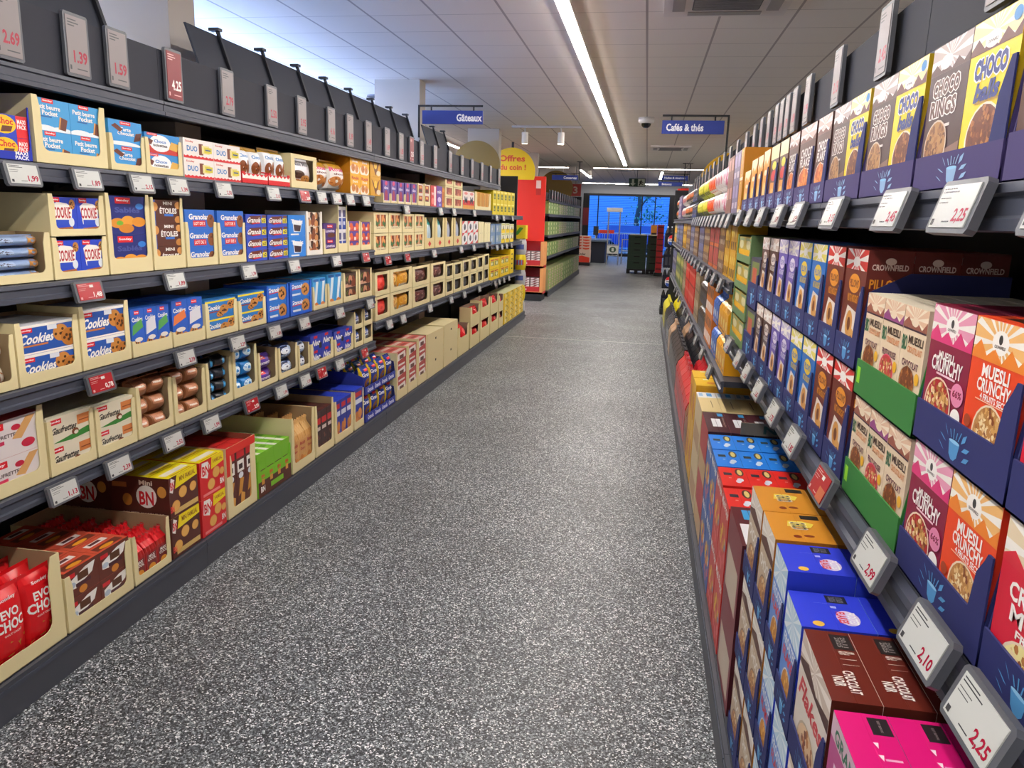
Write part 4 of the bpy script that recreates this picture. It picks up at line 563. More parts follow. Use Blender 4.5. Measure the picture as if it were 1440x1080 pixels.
ROWS = {
 'A':(-1.985,1.735,[
  (2.014,2.301,0.139,0.169,'chocmaxi',2,2,1,'bluelow',1),
  (2.316,2.665,0.211,0.216,'petitbeurre',2,2,1,'cream',1),
  (2.681,2.888,0.187,0.135,'tarte',1,2,1,'cream',1),
  (2.893,3.142,0.163,0.142,'noisette',1,2,1,'cream',1),
  (3.153,3.638,0.168,None,'duobox',2,2,1,None,1),
  (3.644,3.911,0.182,0.058,'balltop',2,1,1,'redlip',1),
  (3.919,4.171,0.194,0.064,'balltop',2,1,1,'redlip',1),
  (4.189,4.537,0.173,0.188,'whitebag',1,1,1,'creamwin',1),
  (4.537,4.789,0.193,None,'roundbag',1,1,2,None,1),
  (4.801,5.069,0.2,None,'roundbag',1,1,2,None,1),
  (5.082,5.455,0.268,None,'goldbox',2,2,2,None,1),
  (5.469,5.701,0.271,None,'goldside',1,2,1,None,1),
 ]),
 'A2':(-1.985,1.69,[
  (5.748,5.916,0.168,0.074,'purplebox',1,1,1,'cream',1),
  (5.933,6.093,0.172,0.075,'purplebox',1,1,1,'cream',1),
  (6.112,6.281,0.17,0.076,'purplebox',1,1,1,'cream',1),
  (6.301,6.460,0.174,0.082,'purplebox',1,1,1,'cream',1),
  (6.480,6.648,0.176,0.089,'purplebox',1,1,1,'cream',1),
  (6.670,6.848,0.185,0.191,'redchoc',1,2,1,'cream',1),
  (6.871,7.059,0.189,0.195,'redchoc',1,2,1,'cream',1),
  (7.083,7.283,0.192,None,'redwhitebox',1,1,1,None,1),
  (7.283,7.494,0.195,None,'violetbox',1,1,1,None,1),
  (7.494,7.576,0.184,None,'amberbox',1,1,1,None,1),
  (7.604,7.923,0.311,0.311,'darkwin',1,1,1,'creamwin',3),
  (7.953,8.334,0.31,0.31,'darkwin',1,1,1,'creamwin',3),
  (8.368,8.939,0.191,None,'mbox',2,1,1,None,1),
  (8.977,9.999,0.207,0.207,'goldstick',4,1,1,'cream',1),
 ]),
 'A3':(-1.985,1.645,[
  (10.052,10.287,0.311,None,'yellowtin',1,2,1,None,1),
  (10.302,10.548,0.314,None,'yellowtin',1,2,1,None,1),
  (10.563,10.822,0.317,None,'yellowtin',1,2,1,None,1),
  (10.839,11.111,0.32,None,'yellowtin',1,2,1,None,1),
  (11.128,11.414,0.324,None,'yellowtin',1,2,1,None,1),
  (11.433,11.735,0.328,None,'yellowtin',1,2,1,None,1),
 ]),
 'B':(-1.985,1.347,[
  (2.046,2.341,0.156,0.164,'silverroll',1,4,1,'cream',1),
  (2.347,2.622,0.291,0.284,'cookie',2,1,1,'cream',2),
  (2.630,2.890,0.296,0.304,'darksable',1,2,1,'cream',1),
  (2.900,3.123,0.288,0.297,'etoiles',1,3,1,'cream',1),
  (3.134,3.385,0.253,0.198,'granolot',1,3,1,'cream',1),
  (3.397,3.652,0.251,0.195,'granolot',1,3,1,'cream',1),
  (3.660,3.880,0.237,None,'granola',1,4,1,None,1),
  (3.888,4.125,0.236,None,'granola',1,4,1,None,1),
  (4.134,4.360,0.238,None,'bluegranola',1,2,1,None,1),
  (4.370,4.600,0.257,0.261,'brownwhite',1,3,1,'white',1),
  (4.621,4.840,0.191,0.156,'violetpack',1,2,1,'cream',1),
  (4.852,5.014,0.299,0.308,'talltwin',2,2,1,'cream',1),
  (5.027,5.255,0.205,0.205,'redbluemini',2,3,1,'cream',1),
  (5.269,5.473,0.2,0.2,'redbluemini',2,3,1,'cream',1),
 ]),
 'B2':(-1.985,1.303,[
  (5.533,5.858,0.316,0.316,'speculoos',2,1,1,'creamwin',2),
  (5.876,6.203,0.315,0.315,'speculoos',2,1,1,'creamwin',2),
  (6.222,6.544,0.308,0.308,'speculoos',2,1,1,'creamwin',2),
  (6.566,6.854,0.311,0.311,'speculoos',2,1,1,'creamwin',2),
  (6.877,7.217,0.271,0.283,'aquabag',1,1,1,'diamond',1),
  (7.243,7.591,0.272,0.285,'aquabag',1,1,1,'diamond',1),
  (7.619,7.942,0.274,0.288,'silverbag',1,1,1,'diamond',1),
  (7.973,8.325,0.275,0.29,'silverbag',1,1,1,'diamond',1),
  (8.359,8.601,0.254,None,'redwhitepack',1,2,1,None,1),
  (8.637,8.895,0.255,None,'redwhitepack',1,2,1,None,1),
  (8.933,9.168,0.255,None,'redwhitepack',1,2,1,None,1),
  (9.208,9.500,0.247,0.247,None,1,1,1,'closed',2),
  (9.544,9.903,0.239,0.239,None,1,1,1,'closed',2),
 ]),
 'B3':(-1.985,1.26,[
  (9.955,10.245,0.264,None,'greybluetin',1,2,1,None,1),
  (10.295,10.659,0.263,None,'greybluetin',1,2,1,None,1),
  (10.713,10.991,0.272,None,'whiteyellow',1,2,1,None,1),
  (11.048,11.343,0.272,None,'whiteyellow',1,2,1,None,1),
  (11.404,11.718,0.261,None,'whiteyellow',1,2,1,None,1),
 ]),
 'C':(-1.985,1.01,[
  (1.935,2.144,0.177,0.181,'browncookies',1,2,2,'cream',1),
  (2.150,2.436,0.201,0.213,'cookies',1,2,2,'cream',1),
  (2.443,2.715,0.221,0.236,'cookies',1,2,2,'cream',1),
  (2.724,2.987,0.195,0.068,['standcookie', 'standwhite', 'standcookie'],3,1,2,'creamlip',1),
  (2.997,3.242,0.202,0.067,['standorange', 'standwhite'],2,1,2,'creamlip',1),
  (3.254,3.538,0.176,0.163,'yellowcookie',1,2,2,'cream',1),
  (3.552,3.836,0.182,0.147,'yellowcookie',1,2,2,'cream',1),
  (3.852,4.110,0.193,0.197,'granolacookie',1,2,2,'blue',1),
  (4.128,4.420,0.191,0.195,'granolacookie',1,2,2,'blue',1),
  (4.441,4.647,0.197,0.145,'sticktwin',2,1,2,'cream',1),
  (4.670,4.910,0.208,0.149,'sticktwin',2,1,2,'cream',1),
  (4.935,5.187,0.191,0.2,'darkpack',1,2,1,'cream',1),
  (5.215,5.478,0.198,0.208,'darkpack',1,2,1,'cream',1),
 ]),
 'C2':(-1.985,0.805,[
  (5.551,5.885,0.367,0.367,'redround',1,1,1,'creamwin',2),
  (5.903,6.483,0.356,0.367,'amberbag',2,1,1,'creamwin',2),
  (6.504,7.054,0.337,0.356,'darkredbag',1,1,1,'creamwin',2),
  (7.104,7.639,0.336,0.356,'darkredbag',1,1,1,'creamwin',2),
  (7.668,7.967,0.305,0.319,'shadowpack',1,1,1,'creamwin',2),
  (7.998,8.357,0.31,0.317,'shadowpack',1,1,1,'creamwin',2),
  (8.391,8.746,0.313,0.321,'shadowpack',1,1,1,'creamwin',2),
  (8.783,9.132,0.31,0.326,'shadowpack',1,1,1,'creamwin',2),
  (9.172,9.507,0.326,0.334,'shadowpack',1,1,1,'creamwin',2),
  (9.550,9.866,0.336,0.345,'shadowpack',1,1,1,'creamwin',2),
 ]),
 'C3':(-1.985,0.79,[
  (9.914,10.616,0.281,0.29,'yellowtea',2,1,1,'yellowwin',2),
  (10.669,11.418,0.276,0.286,'yellowtea',2,1,1,'yellowwin',2),
  (11.480,11.798,0.356,None,'yellowtall',1,1,1,None,1),
 ]),
 'D':(-1.985,0.67,[
  (1.900,2.233,0.252,0.269,'pinkwafer',1,2,3,'cream',1),
  (2.243,2.472,0.207,0.2,'creamwafer',1,2,3,'cream',1),
  (2.480,2.712,0.198,0.187,'creamwafer',1,2,3,'cream',1),
  (2.721,2.960,0.241,0.22,'brownmini',2,3,2,'cream',1),
  (2.971,3.220,0.236,0.214,'brownmini',2,3,2,'cream',1),
  (3.232,3.458,0.24,0.227,'darkmini',2,4,2,'cream',1),
  (3.472,3.714,0.259,0.251,'bluemini',2,3,2,'cream',1),
  (3.729,3.943,0.171,0.194,'violetpack2',1,2,2,'cream',1),
  (3.960,4.198,0.188,0.184,'roundblue',1,2,2,'cream',1),
  (4.217,4.367,0.177,0.16,'roundblue',1,2,2,'cream',1),
  (4.388,4.734,0.186,0.138,'neobox',2,2,2,'cream',1),
  (4.758,5.091,0.165,0.113,'neobox',2,2,2,'cream',1),
  (5.118,5.288,0.246,0.256,'neobag',1,1,1,'creamv',2),
  (5.303,5.484,0.251,0.261,'neobag',1,1,1,'creamv',2),
 ]),
 'E':(-1.905,0.13,[
  (1.601,2.150,0.375,0.407,'evochoc',4,1,6,'cream',1),
  (2.160,2.513,0.224,0.208,'brownbox',2,2,4,'cream',1),
  (2.522,2.763,0.168,0.207,'redtall',3,1,6,'cream',1),
  (2.774,2.991,0.364,None,'minibn',1,2,5,None,1),
  (3.003,3.213,0.36,None,'redbn',1,2,5,None,1),
  (3.226,3.508,0.332,0.36,'brownstick',3,1,4,'redarch',1),
  (3.523,3.906,0.238,None,'greenbn',4,1,4,'greendisp',1),
  (3.924,4.227,0.283,0.329,'roundtan',3,1,5,'cream',1),
  (4.247,4.525,0.281,0.326,'darkredpack',3,1,5,'cream',1),
  (4.549,4.862,0.278,0.282,'bluechoc',3,1,5,'cream',1),
  (4.889,5.070,0.283,0.273,'bluechoc',1,1,5,'cream',1),
  (5.098,5.779,0.403,None,'blueclear',4,2,3,'bluelip2',1),
  (5.815,6.102,0.391,0.391,'whitered',1,3,4,'cream',1),
  (6.122,6.394,0.394,0.4,'whitered',1,3,4,'cream',1),
  (6.416,6.689,0.411,0.417,'whitered',1,3,4,'cream',1),
  (6.713,7.276,0.412,0.412,None,1,1,1,'plaincarton',2),
  (7.304,7.869,0.42,0.42,None,1,1,1,'plaincarton',2),
 ]),
 'E2':(-1.905,0.13,[
  (7.901,8.411,0.312,0.312,'redbag',2,1,2,'creamhalf',1),
  (8.483,8.986,0.469,0.469,'redbag',2,1,1,'creamhalf',2),
  (9.027,9.592,0.496,0.496,'redbag',2,1,1,'creamhalf',2),
  (9.639,10.177,0.481,0.481,'redbag',2,1,1,'creamhalf',2),
  (10.229,10.550,0.445,0.445,'redbag',1,1,1,'creamhalf',2),
  (10.633,12.339,0.438,None,'yellowblack',4,5,1,None,1),
 ]),}

# ------------------------------------------------------------------ the room
X0, X1, Y0, Y1, ZC, ZH, YS = -7.2, 4.6, -3.0, 37.0, 2.9, 3.3, 19.65
def struct(name, g, parent=None): return g.obj(name, parent, kind='structure' if parent is None else None)
g = G(); g.box(X0, X1, Y0, Y1, -.1, 0, floor_material()); struct('floor', g)
cm = ceiling_material(); g = G(); g.box(X0, X1, Y0, YS, ZC, ZC+.5, cm); struct('ceiling', g)
g = G(); g.box(X0, X1, YS, Y1, ZH, ZH+.2, cm); struct('ceiling', g)
wallm = mat('#cfcac4', .8)
g = G(); g.box(X0-.12, X0, Y0-.12, Y1, 0, ZH, wallm); struct('wall_left', g)
g = G(); g.box(X1, X1+.12, Y0-.12, Y1, 0, ZH, wallm); struct('wall_right', g)
g = G(); g.box(X0, X1, Y0-.12, Y0, 0, ZC, wallm); struct('wall_back', g)
g = G(); fw = mat('#a7abb2', .7)
g.box(X0, -3.0, Y1, Y1+.15, 0, ZH, fw); g.box(3.6, X1, Y1, Y1+.15, 0, ZH, fw); g.box(-3.0, 3.6, Y1, Y1+.15, 2.86, ZH, fw); struct('wall_front', g)
g = G(); g.box(-2.09, .3, 10.42, 10.435, 0, .0015, mat('#d8dad6', .5)); struct('trim_1', g)
g = G(); g.box(-1.98, -.3, 13.15, 13.162, 0, .0012, mat('#9a9a96', .5)); struct('trim_2', g)

# shop front: black frame, mullions and panes
fr = mat('#15171c', .4); g = G()
g.box(-3.0, 3.6, Y1-.02, Y1+.08, 2.76, 2.86, fr); g.box(-3.0, -2.72, Y1-.02, Y1+.08, .1, 2.76, fr); g.box(3.5, 3.6, Y1-.02, Y1+.08, .1, 2.76, fr); g.box(-3.0, 3.6, Y1-.02, Y1+.08, 0, .12, fr)
for x in (-2.3, -.28, .32, .98, 2.2): g.box(x-.025, x+.025, Y1-.02, Y1+.08, .12, 2.76, fr)
g.box(.98, 3.5, Y1-.015, Y1+.02, .12, 2.76, mat('#1c1d24', .5))
g.box(-3.0, -2.72, Y1-.03, Y1-.02, 1.4, 2.2, mat('#7a2a34', .6))
win = struct('window_1', g)
m, nt, b = nodemat('window_glass'); b.inputs['Base Color'].default_value = (.9, .96, 1, 1); b.inputs['Roughness'].default_value = .02; b.inputs['Transmission Weight'].default_value = 1; b.inputs['IOR'].default_value = 1.01
GLASS = m
g = G(); g.box(-2.72, .98, Y1+.02, Y1+.026, .12, 2.76, GLASS); g.obj('pane', win)
g = G()
for i in range(34): g.box(-2.1+.09*i, -2.06+.09*i, Y1+.012, Y1+.016, 1.52, 1.55, mat('#d8e4f8', .5)); g.box(-2.1+.09*i, -2.06+.09*i, Y1+.012, Y1+.016, 1.02, 1.05, mat('#d8e4f8', .5))
g.obj('dotted_band', win)

# street beyond the window
g = G(); g.box(-14, 14, Y1+.15, 50, -.15, -.02, mat('#5a6270', .8)); struct('pavement', g)
g = G(); bl = mat('#86b0e0', .6); g.box(-12, 12, 46.2, 46.4, 0, 4.5, mat('#4a74b4', .7))
for i in range(46): g.box(-12, 12, 46.15, 46.2, .05+.096*i, .12+.096*i, bl)
link('roller_shutter', g.mesh('roller_shutter'), label='wide blue slatted roller shutter across the street outside', cat='shutter')
g = G(); tr = mat('#4a4c4a', .9)
g.tube([(-.55, 42, -.02), (-.5, 42, .8), (-.56, 42, 1.7), (-.42, 42, 2.6), (-.5, 42, 3.6), (-.4, 42, 4.6)], .13, tr, 12)
tree = link('street_tree', g.mesh('street_tree'), label='tree trunk with sparse leaves standing outside the shop window', cat='tree')
g = G(); R = random.Random(4)
g.tube([(-.5, 42, 2.2), (-.1, 42, 2.8), (.5, 42, 3.2)], .04, tr, 8); g.obj('branch', tree)
g = G()
for i in range(260):
    x, y, z = R.gauss(.0, .5), 42+R.gauss(0, .35), R.choice([R.gauss(2.9, .28), R.gauss(1.9, .2)]); s = R.uniform(.04, .09); a = R.uniform(0, 6)
    g.poly([(x+s*cos(a), y, z+s*sin(a)), (x-s*sin(a)*.5, y+s*.3, z+s*cos(a)*.5), (x-s*cos(a), y, z-s*sin(a)), (x+s*sin(a)*.5, y-s*.3, z-s*cos(a)*.5)], mat(R.choice(['#3f7a5c', '#5c9a78', '#8ab8a8', '#2c5a48']), .6))
g.obj('foliage', tree)
g = G()
for x in [-2.6+.12*i for i in range(30)]: g.cyl((x, 38.6, 0), .011, 1.05, mat('#c8ccd4', .3, .8), n=8)
g.cyl((-2.6, 38.6, 1.05), .02, 3.5, mat('#c8ccd4', .3, .8), ax='x', n=10); g.cyl((-2.6, 38.6, .12), .015, 3.5, mat('#c8ccd4', .3, .8), ax='x', n=10)
link('street_railing', g.mesh('street_railing'), label='pale metal railing with upright bars outside the window', cat='railing')
g = G(); g.box(-2.4, .9, 39.4, 41.4, .35, 1.0, mat('#3a5fd0', .3)); g.prism([(39.6, 1.0), (41.2, 1.0), (41.0, 1.42), (39.9, 1.42)], lambda u, v, e: (-2.0+e, u, v), 0, 2.6, mat('#27408c', .2))
for x in (-1.8, .3): g.cyl((x, 39.35, .33), .31, .2, mat('#16181c', .7), ax='y', n=24)
link('parked_car', g.mesh('parked_car'), label='blue car parked in the street outside the shop window', cat='car')

# structural columns
colm = mat('#b3aca4', .8)
for x0, x1, y0, y1, zt in [(-2.73, -2.27, 3.55, 3.77, ZC), (-2.73, -2.27, 7.67, 7.87, ZC), (-2.73, -2.25, 11.74, 11.93, ZC), (-2.73, -2.24, 15.83, 16.02, ZC), (-3.7, -2.91, 26.7, 27.0, ZH), (-3.9, -3.0, 33.2, 33.8, ZH)]:
    g = G(); g.box(x0, x1, y0, y1, 0, zt, colm); struct('column', g)

# ------------------------------------------------------------------ ceiling fittings
GLOW = mat('#fff6ee', .5, 0, LIGHT_MAIN); GLOWS = mat('#fff4ea', .5, 0, 40.0); COOL = mat('#a2c4ff', .5, 0, LIGHT_COOL)
def strip(x0, x1, y0, y1, label, glow=GLOW, z=ZC, up=False):
    g = G(); g.box(x0-.012, x1+.012, y0-.01, y1+.01, z-.035, z-.0005, mat('#e6e2dc', .4)); o = link('strip_light', g.mesh('strip_light'), label=label, cat='ceiling light')
    g = G(); g.box(x0, x1, y0, y1, z-.042, z-.0351, glow); g.obj('diffuser', o); return o
strip(-.612, -.547, -2.0, 18.5, 'long white ceiling strip light running down the middle of the aisle')
strip(-3.60, -3.54, -2.0, 18.5, 'long ceiling strip light over the neighbouring aisle behind the left shelves')
strip(2.3, 2.36, -2.0, 18.5, 'long ceiling strip light over the aisle behind the right shelves')
strip(-1.8, 2.6, 25.68, 25.75, 'ceiling strip light running crosswise beyond the long aisle light', GLOWS, ZH)
strip(-3.9, -2.62, 25.68, 25.75, 'short crosswise ceiling strip light left of the wider one', GLOWS, ZH)
strip(.36, .43, 27.2, 31.6, 'short ceiling strip light near the window on the right', GLOWS, ZH)
strip(-2.35, -2.28, 26.9, 31.6, 'short ceiling strip light near the window on the left', GLOWS, ZH)
strip(-3.0, 3.0, 35.9, 35.96, 'thin crosswise ceiling strip light next to the shop window wall', GLOWS, ZH)
def ac(x, y, s, ZC, label):
    g = G(); c = mat('#d8cfc8', .5)
    g.box(x-s/2, x+s/2, y-s/2, y+s/2, ZC-.03, ZC-.0005, c)
    o = link('air_conditioning_cassette', g.mesh('air_conditioning_cassette'), label=label, cat='air conditioner')
    g = G(); k = mat('#4a4a4e', .6)
    g.box(x-s*.27, x+s*.27, y-s*.27, y+s*.27, ZC-.034, ZC-.0301, k)
    for i in range(14): g.box(x-s*.26, x+s*.26, y-s*.26+i*s*.0385, y-s*.26+i*s*.0385+.008, ZC-.040, ZC-.0341, mat('#8a8684', .5))
    g.obj('grille', o)
    for dx, dy, a, b_ in ((-.38, 0, .05, .3), (.38, 0, .05, .3), (0, -.38, .3, .05), (0, .38, .3, .05)):
        g = G(); g.box(x+s*(dx-a), x+s*(dx+a), y+s*(dy-b_), y+s*(dy+b_), ZC-.036, ZC-.0301, mat('#9a928c', .5)); g.obj('louvre', o)
    return o
ac(.383, 4.95, .727, ZC, 'large square white air-conditioning cassette above the right of the aisle')
ac(.32, 14.3, .69, ZC, 'middle air-conditioning cassette in the ceiling beyond the camera dome')
ac(-.9, 26.9, .6, ZH, 'farthest air-conditioning cassette behind the crosswise strip light')
g = G(); g.lathe([(.001, ZC-.001), (.1, ZC-.001), (.1, ZC-.054), (.07, ZC-.07), (.001, ZC-.07)], mat('#d8d2cc', .5), 24, (-.092, 10.4)); cdm = link('dome_camera', g.mesh('dome_camera'), label='small white dome security camera with black lens on the ceiling', cat='security camera')
g = G(); g.lathe([(.065, ZC-.0701), (.055, ZC-.1), (.03, ZC-.12), (.001, ZC-.123)], mat('#14151a', .15), 24, (-.092, 10.4)); g.obj('lens_dome', cdm)
def spot(x, y, label, on=True, ZC=2.9):
    g = G(); g.cyl((x, y, ZC-.245), .047, .155, mat('#dcd6d0', .4)); g.cyl((x, y, ZC-.09), .01, .06, mat('#b8b4b0', .4), n=8)
    o = link('spotlight', g.mesh('spotlight'), label=label, cat='spotlight'); g = G(); g.cyl((x, y, ZC-.25), .04, .0045, mat('#fff2d8', .5, 0, 30.0 if on else 2.0)); g.obj('lamp_face', o)
g = G(); g.box(-1.99, -1.0, 11.33, 11.37, ZC-.03, ZC-.0005, mat('#b4aeaa', .4)); link('lighting_track', g.mesh('lighting_track'), label='short pale lighting track across the ceiling above the two spotlights', cat='lighting track')
spot(-1.80, 11.35, 'left spotlight of the pair on the ceiling track, unlit', False); spot(-1.28, 11.35, 'right spotlight of the pair on the ceiling track, shining')
spot(-1.95, 26.3, 'bright spotlight near the far end of the ceiling', True, ZH)
g = G(); g.cyl((-3.06, 8.7, ZC-.012), .12, .0115, mat('#6a6a74', .5), n=28); link('ceiling_speaker', g.mesh('ceiling_speaker'), label='round grey ceiling disc behind the left shelves', cat='speaker')

# hanging aisle signs
def sign(x0, x1, y, z0, z1, txt, label, side, align=.5, tw=.5, hang=False):
    w, h = x1-x0, z1-z0; g = G(); P = lambda u, v, e: (x0+u*w, y-e, z0+v*h)
    g.box(x0, x1, y, y+.018, z0, z1, mat('#22388f', .5)); art(g, [('t', txt, align, .48, tw, .56, '#eef0f6', 0)], P, w/h)
    o = link('aisle_sign', g.mesh('aisle_sign'), label=label, cat='sign')
    g = G(); k = mat('#121318', .5); xs = x0-.03 if side == 'l' else x1+.03
    g.box(min(xs, x0), max(xs, x1), y+.002, y+.014, z1+.03, z1+.045, k); g.box(xs-.008, xs+.008, y+.002, y+.014, (2.262 if side == 'l' else 2.142) if not hang else z0, z1+.045, k)
    for t in (.15, .85): g.box(x0+w*t-.006, x0+w*t+.006, y+.004, y+.012, z1, z1+.031, k)
    if hang: g.box(xs-.008, xs+.008, y+.002, y+.014, z1+.045, ZC-.001, k); g.box(xs-.06, xs+.06, y-.02, y+.04, ZC-.012, ZC-.001, k)
    g.obj('sign_bracket', o)
sign(-1.96, -1.43, 6.7, 2.375, 2.485, 'Gâteaux', 'blue hanging sign reading Gâteaux above the left shelves', 'l', .78, .42)
sign(.07, .565, 6.7, 2.315, 2.42, 'Cafés & thés', 'blue hanging sign reading Cafés & thés above the right shelves', 'r', .37, .6)
sign(-2.2, -1.61, 18, 2.49, 2.60, 'Conserves', 'small far blue sign reading Conserves beyond the red display', 'r', .7, .5, True)
sign(.26, .83, 18, 2.53, 2.63, 'Huiles & vinaigres', 'upper far blue sign above the right shelving end', 'r', .5, .8, True)
sign(.19, .72, 17.9, 2.40, 2.49, 'Boissons', 'lower far blue sign above the right shelving end', 'r', .35, .4, True)
g = G(); g.box(-.64, -.13, 25, 25.04, 2.68, 2.93, mat('#3c5a4c', .5)); P = lambda u, v, e: (-.64+.51*u, 25-e, 2.68+.25*v)
art(g, [('r', .18, .3, .32, .9, '#e8f4e8'), ('p', [(.08, .42), (.25, .08), (.42, .42)], '#e8f4e8'), ('r', .55, .06, .96, .94, '#e8f4e8'), ('e', .73, .8, .035, .07, '#26332c'), ('p', [(.68, .72), (.78, .68), (.76, .42), (.66, .45)], '#26332c'), ('p', [(.66, .47), (.74, .44), (.66, .14), (.6, .16)], '#26332c'), ('p', [(.7, .44), (.77, .42), (.86, .28), (.82, .22)], '#26332c'), ('p', [(.76, .66), (.88, .52), (.86, .48), (.75, .56)], '#26332c'), ('p', [(.66, .68), (.6, .5), (.63, .48), (.69, .6)], '#26332c')], P)
g.box(-.4, -.38, 25.015, 25.025, 2.93, ZH-.001, mat('#88888c', .5)); link('exit_sign', g.mesh('exit_sign'), label='green and white emergency exit sign with arrow and running figure', cat='exit sign')
for nm, x, y, z, lb in (('3', -2.4, 24.3, 2.33, 'small red square sign with a 3 beside the far left shelving'), ('4', .95, 24.6, 2.3, 'small red square sign with a 4 beyond the right shelving end')):
    g = G(); g.box(x, x+.34, y, y+.02, z, z+.36, mat('#e05a58', .5)); art(g, [('t', nm, .5, .5, .4, .6, '#f6dcd8')], lambda u, v, e: (x+.34*u, y-e, z+.36*v)); g.box(x+.16, x+.18, y+.005, y+.015, z+.36, ZH-.001, mat('#88888c', .5))
    link('till_sign', g.mesh('till_sign'), label=lb, cat='sign')

# ------------------------------------------------------------------ shelving units
def rail_mesh(side, X, ya, yb, z):
    s = 1 if side == 'L' else -1; g = G()
    prof = [(0, 0), (.016, -.002), (.018, -.014), (.012, -.018), (.012, -.040), (.020, -.044), (.020, -.058), (0, -.060)]
    k = len(prof)
    for i in range(k):
        (a, b_), (c, d_) = prof[i], prof[(i+1) % k]
        q = [(X+s*a, ya, z+b_), (X+s*c, ya, z+d_), (X+s*c, yb, z+d_), (X+s*a, yb, z+b_)]
        g.poly(q if s > 0 else q[::-1], GREY)
    for y in (ya, yb): g.poly([(X+s*a, y, z+b_) for a, b_ in (prof if (y == yb) == (s > 0) else prof[::-1])], GREY)
    return g.mesh('price_rail')
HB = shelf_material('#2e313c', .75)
def bay(side, ya, yb, Zs, X, Xb, Xk, label, top, hdr, hend=None):
    """X product plane of the shelves, Xb of the base deck, Xk back"""
    s = 1 if side == 'L' else -1
    o = link('shelving_unit', None, label=label, cat='shelving', group='grey metal shelving units along the aisle')
    bx = lambda g, a, b_, *r: g.box(min(a, b_), max(a, b_), *r)
    for z in Zs:
        g = G(); bx(g, X+s*.003, Xk, ya+.002, yb-.002, z-.03, z-.0005, DARK); sh = g.obj('shelf', o)
        link('price_rail', rail_mesh(side, X+s*.004, ya+.002, yb-.002, z), sh)
        for y in (ya+.03, yb-.03): g = G(); g.prism([(X-s*.42, z-.03), (Xk-s*.001, z-.03), (Xk-s*.001, z-.07)], lambda u, v, e: (u, y+e, v), -.002, .002, DARK); g.obj('bracket', sh)
    g = G(); bx(g, Xb+s*.003, Xk, ya, yb, .1, .1295, DARK); g.obj('base_deck', o)
    g = G(); bx(g, Xb+s*.004, Xb+s*.018, ya+.001, yb-.001, .0, .128, mat('#434650', .45)); bx(g, Xb+s*.018, Xb+s*.021, ya+.003, yb-.003, .096, .112, GREY); g.obj('kick_plate', o)
    g = G(); bx(g, Xk, Xk-s*.02, ya, yb, 0, top, DARK); g.obj('back_panel', o)
    for y in (ya, yb):
        g = G(); bx(g, Xk+s*.001, Xk+s*.03, y-.015 if y == yb else y, y if y == yb else y+.015, 0, top, BLACK); g.obj('upright', o)
    if hdr:
        h0, h1 = hdr
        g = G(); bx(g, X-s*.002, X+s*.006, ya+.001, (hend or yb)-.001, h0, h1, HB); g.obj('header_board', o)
        g = G(); bx(g, X-s*.002, Xk, ya, hend or yb, h0-.02, h0-.001, DARK); tb = g.obj('top_board', o)
        if side == 'L': link('price_rail', rail_mesh(side, X+s*.0065, ya+.002, (hend or yb)-.002, h0-.002), tb)
    return o
HL = (2.03, 2.225)
for i, (a, b_, Zs, nm) in enumerate([(.4, 3.0, (1.735, 1.347, 1.01, .67), 'nearest'), (3.0, 5.5, (1.735, 1.347, 1.01, .67), 'second'), (5.5, 7.9, (1.69, 1.303, .805), 'third'), (7.9, 9.908, (1.69, 1.303, .805), 'fourth'), (9.908, 12.45, (1.645, 1.26, .79), 'farthest')]):
    o = bay('L', a, b_, Zs, -1.985, -1.905, -2.52, f'{nm} grey metal shelving unit of the left-hand row with biscuits', 2.24, HL, 10.45 if a > 9 else None)
    if a in (.4, 3.0):
        n0 = 0 if a > 1 else 0
g = G(); g.box(-2.54, -2.07, 12.452, 12.485, 0, 2.26, BLACK); o = link('end_panel', g.mesh('end_panel'), label='black end panel closing the left shelving beside the stacked kegs', cat='panel')
# slanted guards leaning back over the left shelving
SG = mat('#282d39', .7)
for j, (yy, ye) in enumerate([(1.44, 1.87), (1.87, 2.30), (2.30, 2.76), (3.38, 3.656), (3.656, 4.095), (4.095, 4.52), (4.52, 4.921), (4.921, 5.345), (5.345, 5.785), (5.785, 6.209), (6.209, 6.64), (7.10, 7.484), (7.484, 7.88)]):
    L = ye-yy-.006; g = G(); g.prism([(0, 0), (L, 0), (L, 1), (0, 1)], lambda u, v, e: (-2.02-.062*v-e, yy+u, 2.228+.186*v), 0, .01, SG)
    o = link('slanted_guard', g.mesh('slanted_guard'), label=f'slanted dark guard panel over the left shelving, {ORD[j]+" from the near end" if j < 12 else "last before the gap"}', cat='guard panel', group='slanted guard panels on the left shelving')
    g = G(); g.prism([(L-.018, 0), (L, 0), (L, 1.03), (L-.018, 1.03)], lambda u, v, e: (-2.012-.062*v-e, yy+u, 2.24+.186*v), -.006, .0078, BLACK)
    g.box(-2.11, -2.06, yy+L-.035, yy+L+.004, 2.432, 2.445, BLACK); g.obj('bracket', o)
for i, (a, b_, Zs, nm) in enumerate([(.25, 2.0, (1.66, 1.075), 'nearest'), (2.0, 3.86, (1.66, 1.075), 'second'), (3.86, 6.7, (1.66, 1.33, .84), 'third'), (6.7, 9.6, (1.66, 1.33, .84), 'fourth'), (9.6, 12.5, (1.66, 1.33, .84), 'farthest')]):
    bay('R', a, b_, Zs, .43, .33, 1.0, f'{nm} grey metal shelving unit of the right-hand row with cereals', 1.97, None)
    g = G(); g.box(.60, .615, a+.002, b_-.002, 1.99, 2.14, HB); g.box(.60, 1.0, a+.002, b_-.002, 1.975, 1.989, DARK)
    link('header_board', g.mesh('header_board'), label=f'{nm} grey header board on top of the right-hand shelving', cat='header board', group='header boards over the right shelving')

